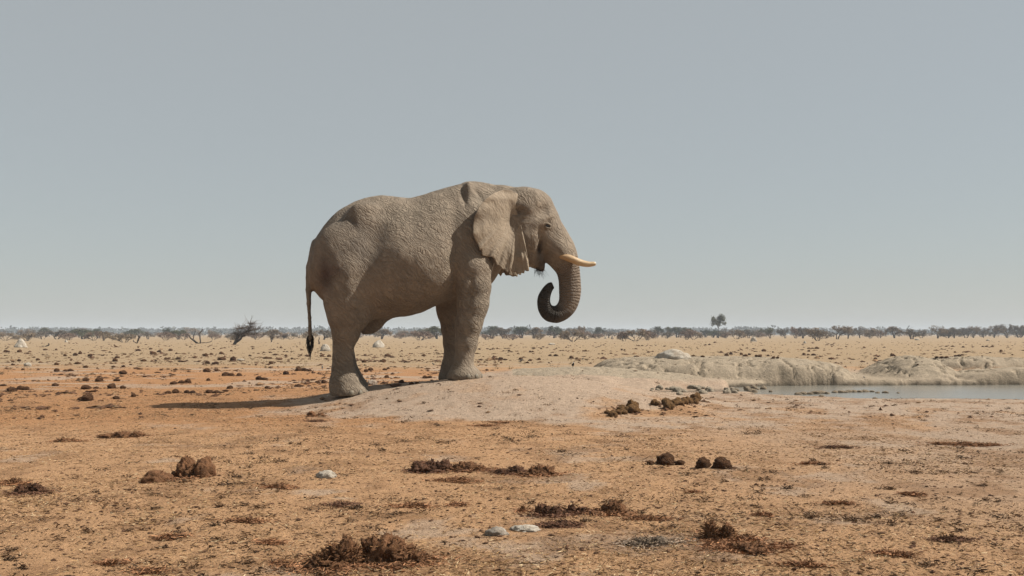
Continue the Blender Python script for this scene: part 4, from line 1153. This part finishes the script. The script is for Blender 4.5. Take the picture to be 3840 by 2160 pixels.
def pile(x0, x1, ytop, ybase, label, kind='old', nl=5, fib=500, group=None, name='dung_pile', cat='dung heap', peaks=None, sub=4, rag=0.50):
    p = at((x0 + x1) / 2, ybase); mpp = p[1] / FPX
    wd = (x1 - x0) * mpp; r = np.random.default_rng(int(x0 * 7 + ybase))
    ht = max((ybase - ytop) * mpp * 0.98, 0.03)
    a = Acc()
    lumps = [(0.0, 0.32, 0.48)] + (peaks or [(r.uniform(-0.40, 0.40), r.uniform(0.25, 1.0), r.uniform(0.13, 0.30)) for _ in range(int(nl * 1.6))])
    for (fx, fh, fw) in lumps:
        V, T = lump(int(r.integers(0, 9999)), sub, 0.42, 1.7, 0.35, rag)
        V = V / np.array([1, 1, 1.35]) * np.array([wd * fw, min(wd * fw, ht * 1.3), ht * fh])
        V = V + np.array([fx * wd, r.uniform(-0.12, 0.12) * wd + ht * 0.5, -0.012])
        cv = 1 + 0.5 * fbm3(V, 16.0, 3)[:, None]
        a.add(V, None, T); a.C[-1] = np.array(DUNGC[kind]) * cv
        n = int(fib / len(lumps)); i = r.integers(0, len(V), n)
        cols = np.array(DUNGC[kind]) * r.uniform(0.6, 1.7, n)[:, None] + np.array([0.06, 0.04, 0.012]) * (r.uniform(0, 1, n)[:, None] > 0.6)
        bl = blades(n, r, V[i], 0.028, 0.0026, 0.4, cols); a.add(bl[0], bl[1]); a.C[-1] = bl[2]
    n = int(fib * 0.8)                                                     # fibres shed round the heap go to the litter
    P = np.stack([p[0] + r.normal(0, wd * 0.45, n), p[1] + r.normal(ht * 0.3, max(ht * 0.8, wd * 0.16), n), np.zeros(n)], 1)
    P[:, 2] = ground_z(P[:, 0], P[:, 1]) + 0.004 + np.abs(r.normal(0, 0.006, n))
    LOOSE.append(blades(n, r, P, 0.026, 0.0024, 0.2, np.array(DUNGC[kind]) * r.uniform(0.8, 2.4, n)[:, None]))
    return obj(name, a.mesh(name, [M['dung']], True), loc=p, label=label, cat=cat, group=group)
pile(1154, 1342, 2022, 2128, 'big fibrous dung heap with a dark hollow flank, sloping to a point', 'old', fib=2200, peaks=[(-0.30, 0.42, 0.24), (-0.12, 0.62, 0.26), (0.10, 0.85, 0.26), (0.22, 1.0, 0.24), (0.36, 0.75, 0.18)])
pile(1350, 1575, 2016, 2120, 'big rounded reddish dung heap crumbling away on one side', 'old', fib=2200, peaks=[(-0.22, 0.95, 0.30), (-0.02, 1.0, 0.30), (0.16, 0.72, 0.28), (0.34, 0.5, 0.22), (0.46, 0.3, 0.16)])
pile(1030, 1094, 2095, 2124, 'small fibrous dung piece next to the big pointed heap', 'old', nl=3, fib=200)
pile(652, 728, 1719, 1796, 'shaggy broken dung ball leaning on a smooth round one', 'old', fib=500, peaks=[(-0.05, 0.98, 0.46), (-0.15, 0.5, 0.5)])
pile(720, 788, 1716, 1794, 'smooth round reddish dung ball leaning on a shaggy broken one', 'old', fib=60, peaks=[(0.0, 1.0, 0.54)], rag=0.06)
pile(525, 640, 1764, 1810, 'half dung ball lying flat like a lens beside a round dung ball', 'old', fib=120, peaks=[(0.0, 1.0, 0.46), (0.1, 0.8, 0.40)], rag=0.08)
HG = 'crumbled dung heaps scattered on the straw-strewn sand'; HL = 'crumbled fibrous brown dung heap on the straw-strewn sand'
for (x0, x1, yt, yb, lab, nl, fb) in (
    (1489, 1602, 1876, 1902, 'flat dark dung slab lying near a small upright dung bit', 4, 300), (1692, 1735, 1872, 1897, 'small upright dung bit near a flat dark dung slab', 2, 120),
    (1551, 1690, 1722, 1770, None, 7, 500), (1680, 1815, 1718, 1765, None, 7, 500), (1649, 1760, 1780, 1807, None, 5, 350), (1866, 1970, 1740, 1778, None, 6, 350), (1965, 2080, 1738, 1784, None, 6, 350),
    (1935, 1978, 1893, 1924, 'round dung lump at the end of a crumbled dung row', 1, 80), (2018, 2112, 1880, 1936, None, 6, 400), (2133, 2195, 1886, 1928, None, 4, 300), (2205, 2330, 1870, 1926, None, 7, 500), (2372, 2492, 1918, 1951, None, 6, 300), (2046, 2155, 1946, 1978, None, 6, 350),
    (2663, 2750, 1947, 2034, 'tall dark shaggy dung heap with a hollow side', 5, 900), (2740, 2835, 1985, 2030, None, 5, 400), (2702, 2880, 2026, 2070, 'wide low dung heap in front of the tall shaggy one', 7, 800), (2918, 2962, 2034, 2056, None, 3, 150),
    (2584, 2616, 1834, 1848, None, 2, 80), (2836, 2885, 1912, 1934, None, 3, 120), (3512, 3640, 1645, 1668, None, 8, 350), (3620, 3745, 1650, 1674, None, 8, 350), (3518, 3620, 2000, 2028, None, 6, 300),
    (0, 70, 1770, 1820, None, 6, 400), (60, 150, 1785, 1853, None, 7, 500), (210, 300, 1628, 1656, None, 5, 300), (595, 672, 2000, 2026, None, 4, 250), (984, 1042, 2018, 2040, None, 3, 200), (1158, 1212, 1528, 1562, None, 3, 150), (1150, 1215, 1562, 1582, None, 3, 150),
    (380, 520, 1598, 1640, None, 5, 250), (870, 975, 1934, 1958, None, 4, 200), (1000, 1090, 1795, 1830, None, 5, 250), (1780, 1850, 1582, 1598, None, 5, 200), (1840, 1905, 1572, 1586, None, 4, 180), (1250, 1330, 1870, 1900, None, 4, 200), (390, 450, 2100, 2122, None, 4, 200), (520, 600, 2130, 2150, None, 4, 250),
    (3010, 3090, 1720, 1740, None, 4, 200), (3100, 3190, 1655, 1680, None, 5, 250), (3390, 3450, 1840, 1860, None, 4, 200), (2960, 3060, 2100, 2125, None, 4, 250), (3300, 3400, 2060, 2085, None, 5, 250), (3100, 3180, 1870, 1890, None, 4, 200)):
    if lab: pile(x0, x1, yt, yb, lab, 'old', nl, fb * 2, sub=4)
    else:
        kd = random.choice(['old', 'old', 'dark'])
        lb = '%s %s crumbled dung heap %s' % ('blackish' if kd == 'dark' else 'brown', 'long' if x1 - x0 > 110 else ('mid-sized' if x1 - x0 > 75 else 'small'), 'on the pale crust before the pool' if (yb < 1700 and x0 > 1700) else ('on the sand beside the elephant shadow' if yb < 1700 else ('on the straw strewn sand with stones near it' if x0 < 2400 else 'on the greyish trampled ground before the pool')))
        yt = yb - (yb - yt) * (0.9 if 1500 < x0 < 2340 and yb > 1700 else 0.62)
        pile(x0, x1, yt, yb, lb, kd, nl, fb * 2, group=lb, sub=4)
pile(2372, 2512, 2000, 2043, 'grey tangled heap of dry twigs and dung on the sand', 'grey', 6, 900, name='twig_heap', cat='twigs', sub=3)

STONEC = {'white': (0.50, 0.44, 0.36), 'grey': (0.36, 0.31, 0.255), 'pinkish': (0.42, 0.34, 0.27)}
def stone(x0, x1, ytop, ybase, label, col='white', name='stone', cat='stone', seed=1, prof=1.0, sub=4, group=None, depth=0.8, rag=0.20):
    p = at((x0 + x1) / 2, ybase); mpp = p[1] / FPX
    V, T = lump(seed, sub, 0.32, 1.3, 0.45, rag)
    V[:, 2] /= V[:, 2].max()
    if prof != 1.0:                                    # mound profile: narrower towards the top
        V[:, :2] *= (1 - prof * np.clip(V[:, 2], 0, 1) ** 0.9)[:, None] 
    wd = np.ptp(V[:, 0])
    V = V * np.array([(x1 - x0) * mpp / wd, (x1 - x0) * mpp / wd * depth, (ybase - ytop) * mpp * 1.03])
    V[:, 2] -= 0.02 * (ybase - ytop) * mpp + 0.01; V[:, 1] += (x1 - x0) * mpp * 0.4 * depth
    cv = 0.92 + 0.45 * fbm3(V / (x1 - x0) / mpp, 6.0, 4)[:, None] * np.array([0.8, 1.0, 1.2])
    return obj(name, mesh_np(name, V, T, [M['stone']], True, np.array(STONEC[col]) * cv), loc=p, label=label, cat=cat, group=group)
stone(1176, 1260, 1762, 1794, 'flat white stone lying on the sand by itself', 'white', seed=3)
stone(1815, 1912, 1973, 2012, 'smooth grey stone at the end of a white cracked crust', 'grey', seed=8)
stone(1905, 2032, 1970, 1996, 'low white cracked crust of earth behind a smooth grey stone', 'white', 'earth_crust', 'crust', seed=14, rag=0.25)
stone(85, 115, 1358, 1374, 'pale stone among the dung balls on the plain', 'white', seed=22)
stone(885, 915, 1344, 1352, 'low white stone beside dark dung balls', 'white', seed=23)
stone(1375, 1415, 1422, 1444, 'half-buried pinkish stone between the hind and front feet of the elephant', 'pinkish', seed=24)
TM = 'termite_mound'
stone(40, 97, 1268, 1303, 'broad pale termite mound with a peaked top and a step on its side', 'white', TM, 'termite mound', 31, 0.66, rag=0.22)
stone(239, 252, 1271, 1284, 'tiny white pointed termite mound on the plain', 'white', TM, 'termite mound', 32, 0.75, sub=3)
stone(1196, 1240, 1289, 1317, 'pale blunt termite mound just behind the hind leg of the elephant', 'white', TM, 'termite mound', 33, 0.5, rag=0.1)
stone(1394, 1441, 1275, 1303, 'pale rounded termite mound seen under the belly of the elephant', 'white', TM, 'termite mound', 34, 0.55, rag=0.1)
stone(2266, 2276, 1260, 1270, 'small bright white termite mound in front of the far bushes', 'white', TM, 'termite mound', 35, 0.5, sub=3)
stone(2291, 2303, 1253, 1272, 'slender pink termite spire beside a bright white mound', 'pinkish', TM, 'termite mound', 36, 0.6, sub=3)
stone(2625, 2631, 1251, 1264, 'thin pale termite spire beside a taller one in the bushes', 'pinkish', TM, 'termite mound', 37, 0.5, sub=3)
stone(2643, 2651, 1250, 1265, 'taller pale termite spire in the far bushes', 'white', TM, 'termite mound', 38, 0.5, sub=3)
stone(2815, 2841, 1262, 1281, 'white termite mound with a dark hollow below the tall green tree', 'white', TM, 'termite mound', 39, 0.5, rag=0.15)
stone(3013, 3026, 1277, 1288, 'small white leaning termite mound on the open plain', 'white', TM, 'termite mound', 40, 0.6, sub=3)
stone(3432, 3452, 1269, 1276, 'low white stone pile before the far thorn trees', 'white', 'stone', 'stone', 41, sub=3)
stone(3700, 3714, 1272, 1278, 'tiny white stone before the flat-topped thorn trees', 'white', 'stone', 'stone', 42, sub=3)
stone(2055, 2084, 1286, 1293, 'flat white stone on the plain behind the trunk of the elephant', 'white', 'stone', 'stone', 43, sub=3)
stone(2462, 2602, 1308, 1348, 'large smooth pale earth dome on top of the mud bank', 'white', 'earth_dome', 'mound', 44, 0.35, depth=0.7, rag=0.14)
# mud clods along the water's edge and in the pool
MUDC = {'mud': (0.27, 0.21, 0.145), 'drymud': (0.36, 0.30, 0.225)}
MUDM = []
for i in range(4):
    V, T = lump(300 + i, 3, 0.35, 1.6, 0.5, 0.22)
    MUDM.append([mesh_np('mud_clod', V, T, [M['stone']], True, np.array(MUDC[c]) * (1 + 0.3 * fbm3(V, 3, 3)[:, None])) for c in ('mud', 'drymud')])
def clod(px, py, w, c, label, group, hf=0.6):
    p = at(px, py); Y = p[1]; z = p[2]
    if z < WZ:
        Y = (CAM_H - WZ) * FPX / (py - HY); p = np.array([(px - CX) / FPX * Y, Y, WZ]); z = WZ
    r_ = w / FPX * Y / 2
    obj('mud_clod', MUDM[random.randrange(4)][c], loc=(p[0], p[1], z - 0.25 * r_), rotz=random.uniform(0, 6.28), scale=(r_ * 1.15, r_ * 0.9, r_ * hf * 1.0), label=label, cat='mud clod', group=group)
for x, y, w in ((665,745,60),(700,742,70),(760,742,60),(810,738,80),(860,735,80),(910,738,50),(975,728,60),(1020,728,60),(1060,728,50),(1100,724,60),(1140,724,60),(1180,724,50),(1230,722,60),(1290,722,40),(1335,732,40),(1400,730,50),(860,762,40),(1315,780,40),(525,746,16),(1510,733,30)):
    clod(2700 + x / 2.26, 1150 + y / 2.26, w / 2.26, 0, 'wet brown mud clod sticking out of the pool', 'mud clods in the pool')
r = np.random.default_rng(5)
for i in range(46):
    px = r.uniform(2440, 2890); f = (px - 2440) / 450
    py = 1462 + r.normal(0, 7) + 6 * f
    clod(px, py, r.uniform(10, 34), 1 if f < 0.7 else 0, 'grey crumbly mud clod where the pool runs out', 'mud clods at the tip of the pool', 0.8)

# ------------------------------------------------------------------ plovers on the mud
def make_bird(name, px, py, hpx, label, face):
    p = at(px, py); h_ = hpx / FPX * p[1]
    a = Acc()
    # one lofted skin from tail tip to beak tip
    prof = [(-0.55, 0.50, 0.02), (-0.40, 0.52, 0.05), (-0.22, 0.55, 0.13), (0.0, 0.57, 0.19), (0.16, 0.62, 0.18), (0.26, 0.72, 0.12), (0.30, 0.82, 0.10), (0.34, 0.91, 0.105), (0.41, 0.93, 0.085), (0.47, 0.915, 0.03), (0.58, 0.90, 0.008)]
    q = crs(prof, 4)
    V, Q, T = tube(np.stack([q[:, 0], 0 * q[:, 0], q[:, 1]], 1), q[:, 2], 12)
    col = np.full((len(V), 3), 0.02)
    col[V[:, 2] > 0.955] = 0.75
    col[(V[:, 2] < 0.50) & (V[:, 0] < 0.12)] = 0.7
    col[(V[:, 0] < -0.05) & (V[:, 2] > 0.55)] = (0.10, 0.09, 0.08)
    a.add(V, Q, T); a.C[-1] = col
    for s_ in (-1, 1):
        V, Q, T = tube([(0.0, 0.06 * s_, 0.42), (-0.03, 0.06 * s_, 0.22), (0.0, 0.06 * s_, 0.0), (0.09, 0.06 * s_, 0.005)], [0.03, 0.014, 0.014, 0.012], 5); a.add(V, Q, T, (0.03, 0.03, 0.03))
    return obj(name, a.mesh(name, [M['bird']]), loc=(p[0], p[1], p[2] - 0.002), rotz=face, scale=h_, label=label, cat='bird')
make_bird('plover', 2148, 1382, 24, 'black plover with white crown standing on the mud before the trunk', -1.3)
make_bird('plover', 1951, 1363, 16, 'black and white plover beside dung balls ahead of the front feet', 0.1)
make_bird('plover', 1209, 1388, 17, 'black and white plover on the orange sand behind the hind leg', 1.9)
make_bird('plover', 1626, 1373, 13, 'small plover by the front feet under the belly', 2.8)
make_bird('plover', 2184, 1352, 11, 'small plover crouched on the plain near a dung row', 0.3)
make_bird('plover', 2379, 1342, 9, 'tiny plover on the plain near the pale earth dome', 0.0)
make_bird('plover', 3241, 1420, 9, 'tiny pale plover in the gap between two mud banks', 3.0)

# ------------------------------------------------------------------ litter: straw, chaff and dung crumbs (nobody could count them)
r = np.random.default_rng(21)
def scatter(n, y0, y1, pw=1.0):
    Y = (r.uniform(0, 1, n) * (y1 ** (1 - pw) - y0 ** (1 - pw)) + y0 ** (1 - pw)) ** (1 / (1 - pw)) if pw != 1 else y0 * (y1 / y0) ** r.uniform(0, 1, n)
    X = r.uniform(-0.60, 0.60, n) * Y
    return X, Y
n = 260000
X, Y = scatter(n, 3.7, 24.0, 1.0)
dens = 0.55 + 0.6 * fbm2(X * 0.8, Y * 0.8, 4) + 0.25 * fbm2(X * 3, Y * 3, 2)
palez = np.clip((soil(X, Y, ground_z(X, Y, False))[:, 2] - 0.10) / 0.14, 0, 1)
k_ = (r.uniform(0, 1, n) < np.clip(dens, 0.08, 1) * (1.1 - 0.8 * palez)) & (ground_z(X, Y) > WZ + 0.03)
X, Y = X[k_], Y[k_]; n = len(X)
P = np.stack([X, Y, ground_z(X, Y) + 0.003], 1)
pick = r.uniform(0, 1, n)
cols = np.where(pick[:, None] < 0.45, np.array([0.40, 0.245, 0.115]), np.where(pick[:, None] < 0.60, np.array([0.56, 0.42, 0.25]), np.where(pick[:, None] < 0.82, np.array([0.24, 0.135, 0.06]), np.array([0.11, 0.06, 0.032]))))
cols = cols * r.uniform(0.75, 1.2, n)[:, None]
bl = blades(n, r, P, 0.024, 0.0019, 0.22, cols)
obj('straw_litter', mesh_np('straw_litter', bl[0], bl[1], [M['straw']], False, bl[2]), kind='stuff')['label'] = 'dry straw and chaff trampled over the sand'
# shredded dung patches
acc = Acc()
for bl in LOOSE:
    acc.add(bl[0], bl[1]); acc.C[-1] = bl[2]
npatch = 1900
X, Y = scatter(npatch, 4.2, 30, 1.0)
keep = (fbm2(X * 0.45 + 5, Y * 0.45, 3) > -0.12) & ((soil(X, Y, ground_z(X, Y, False))[:, 2] < 0.205) | (r.uniform(0, 1, npatch) < 0.25))
for x, y in zip(X[keep], Y[keep]):
    if ground_z(x, y) < WZ + 0.05: continue
    m = int(r.integers(10, 46)); sx = 0.012 * (12.0 ** r.uniform(0, 1)); 
    px_ = x + r.normal(0, sx, m); py_ = y + r.normal(0, sx * 0.8, m)
    P = np.stack([px_, py_, ground_z(px_, py_) + np.abs(r.normal(0.006, 0.010, m))], 1)
    base = np.array([0.115, 0.066, 0.034]) * r.uniform(0.6, 1.6)
    bl = blades(m, r, P, 0.022, 0.0032, 0.3, base * r.uniform(0.6, 1.7, m)[:, None]); acc.add(bl[0], bl[1]); acc.C[-1] = bl[2]
obj('shredded_dung', acc.mesh('shredded_dung', [M['straw']], False), kind='stuff')['label'] = 'shredded fibrous dung trodden into the sand'
# crumbs
OV = np.array([(1, 0, 0), (-1, 0, 0), (0, 1, 0), (0, -1, 0), (0, 0, 1), (0, 0, -1)], float)
OF = np.array([(0, 2, 4), (2, 1, 4), (1, 3, 4), (3, 0, 4), (2, 0, 5), (1, 2, 5), (3, 1, 5), (0, 3, 5)])
def crumbs(n, y0, y1, smin_, smax_, gate):
    X, Y = scatter(n, y0, y1, 1.0)
    if smax_ == 0.075: X = -np.abs(X) - 0.5
    kk = (fbm2(X * 0.5 + 31, Y * 0.5, 4) > gate) & (ground_z(X, Y) > WZ + 0.02)
    kk &= (soil(X, Y, ground_z(X, Y, False))[:, 2] < 0.205) | (r.uniform(0, 1, len(X)) < 0.22)      # few on the bare crust
    X, Y = X[kk], Y[kk]; n = len(X)
    sz = smin_ * (smax_ / smin_) ** (r.uniform(0, 1, n) ** 2.2)
    V = OV[None] * r.uniform(0.55, 1.35, (n, 6, 1)) * sz[:, None, None] * np.array([1.4, 1.2, 0.5])
    V = V + r.normal(0, 0.18, (n, 6, 3)) * sz[:, None, None] + np.stack([X, Y, ground_z(X, Y) + sz * 0.25], 1)[:, None]
    Fc = (OF[None] + 6 * np.arange(n)[:, None, None]).reshape(-1, 3)
    c_ = np.where(r.uniform(0, 1, (n, 1)) < 0.75, np.array([0.125, 0.064, 0.036]), np.array([0.24, 0.145, 0.078])) * r.uniform(0.6, 1.4, (n, 1))
    return V.reshape(-1, 3), Fc, np.repeat(c_, 6, 0)
acc = Acc()
sx, sy, sr = [], [], []
for (bx_, by_, br_) in SHED:
    m = 14
    sx.append(bx_ + r.normal(0, br_ * 1.9, m)); sy.append(by_ + r.normal(0, br_ * 1.1, m)); sr.append(br_ * r.uniform(0.05, 0.32, m))
sx, sy, sr = map(np.concatenate, (sx, sy, sr))
V = OV[None] * r.uniform(0.55, 1.35, (len(sx), 6, 1)) * sr[:, None, None] * np.array([1.4, 1.2, 0.6]) + r.normal(0, 0.18, (len(sx), 6, 3)) * sr[:, None, None] + np.stack([sx, sy, ground_z(sx, sy) + sr * 0.2], 1)[:, None]
acc.add(V.reshape(-1, 3), None, (OF[None] + 6 * np.arange(len(sx))[:, None, None]).reshape(-1, 3)); acc.C[-1] = np.repeat(np.array([0.15, 0.077, 0.042]) * r.uniform(0.6, 1.5, (len(sx), 1)), 6, 0)
for args in ((7000, 16, 62, 0.014, 0.075, -0.05), (12000, 4.0, 16, 0.0035, 0.015, -0.5), (6500, 14, 48, 0.009, 0.040, -0.1), (5000, 40, 150, 0.03, 0.13, 0.0)):
    V, T, Cc = crumbs(*args); acc.add(V, None, T); acc.C[-1] = Cc
obj('dung_crumbs', acc.mesh('dung_crumbs', [M['dung']], False), kind='stuff')['label'] = 'countless small dung crumbs and earth clods strewn over the ground'
# dry grass tufts, far and near
acc = Acc()
for i in range(420):
    y = 30 * (180 / 30) ** r.uniform(0, 1); x = r.uniform(-0.55, 0.55) * y
    if x > 0 and y < 30: continue
    m = 16; s_ = r.uniform(0.04, 0.12)
    P = np.stack([x + r.normal(0, s_ * 0.4, m), y + r.normal(0, s_ * 0.4, m), np.zeros(m)], 1); P[:, 2] = ground_z(P[:, 0], P[:, 1])
    bl = blades(m, r, P, s_, s_ * 0.05, 1.0, np.array([0.27, 0.20, 0.105]) * r.uniform(0.6, 1.3, m)[:, None]); acc.add(bl[0], bl[1]); acc.C[-1] = bl[2]
obj('dry_grass', acc.mesh('dry_grass', [M['straw']], False), kind='stuff')['label'] = 'sparse dry grass tufts on the plain'
print('objects', len(bpy.data.objects), 'tris ~', sum(len(o.data.loops) - 2 * len(o.data.polygons) for o in COL.objects if o.type == 'MESH'))
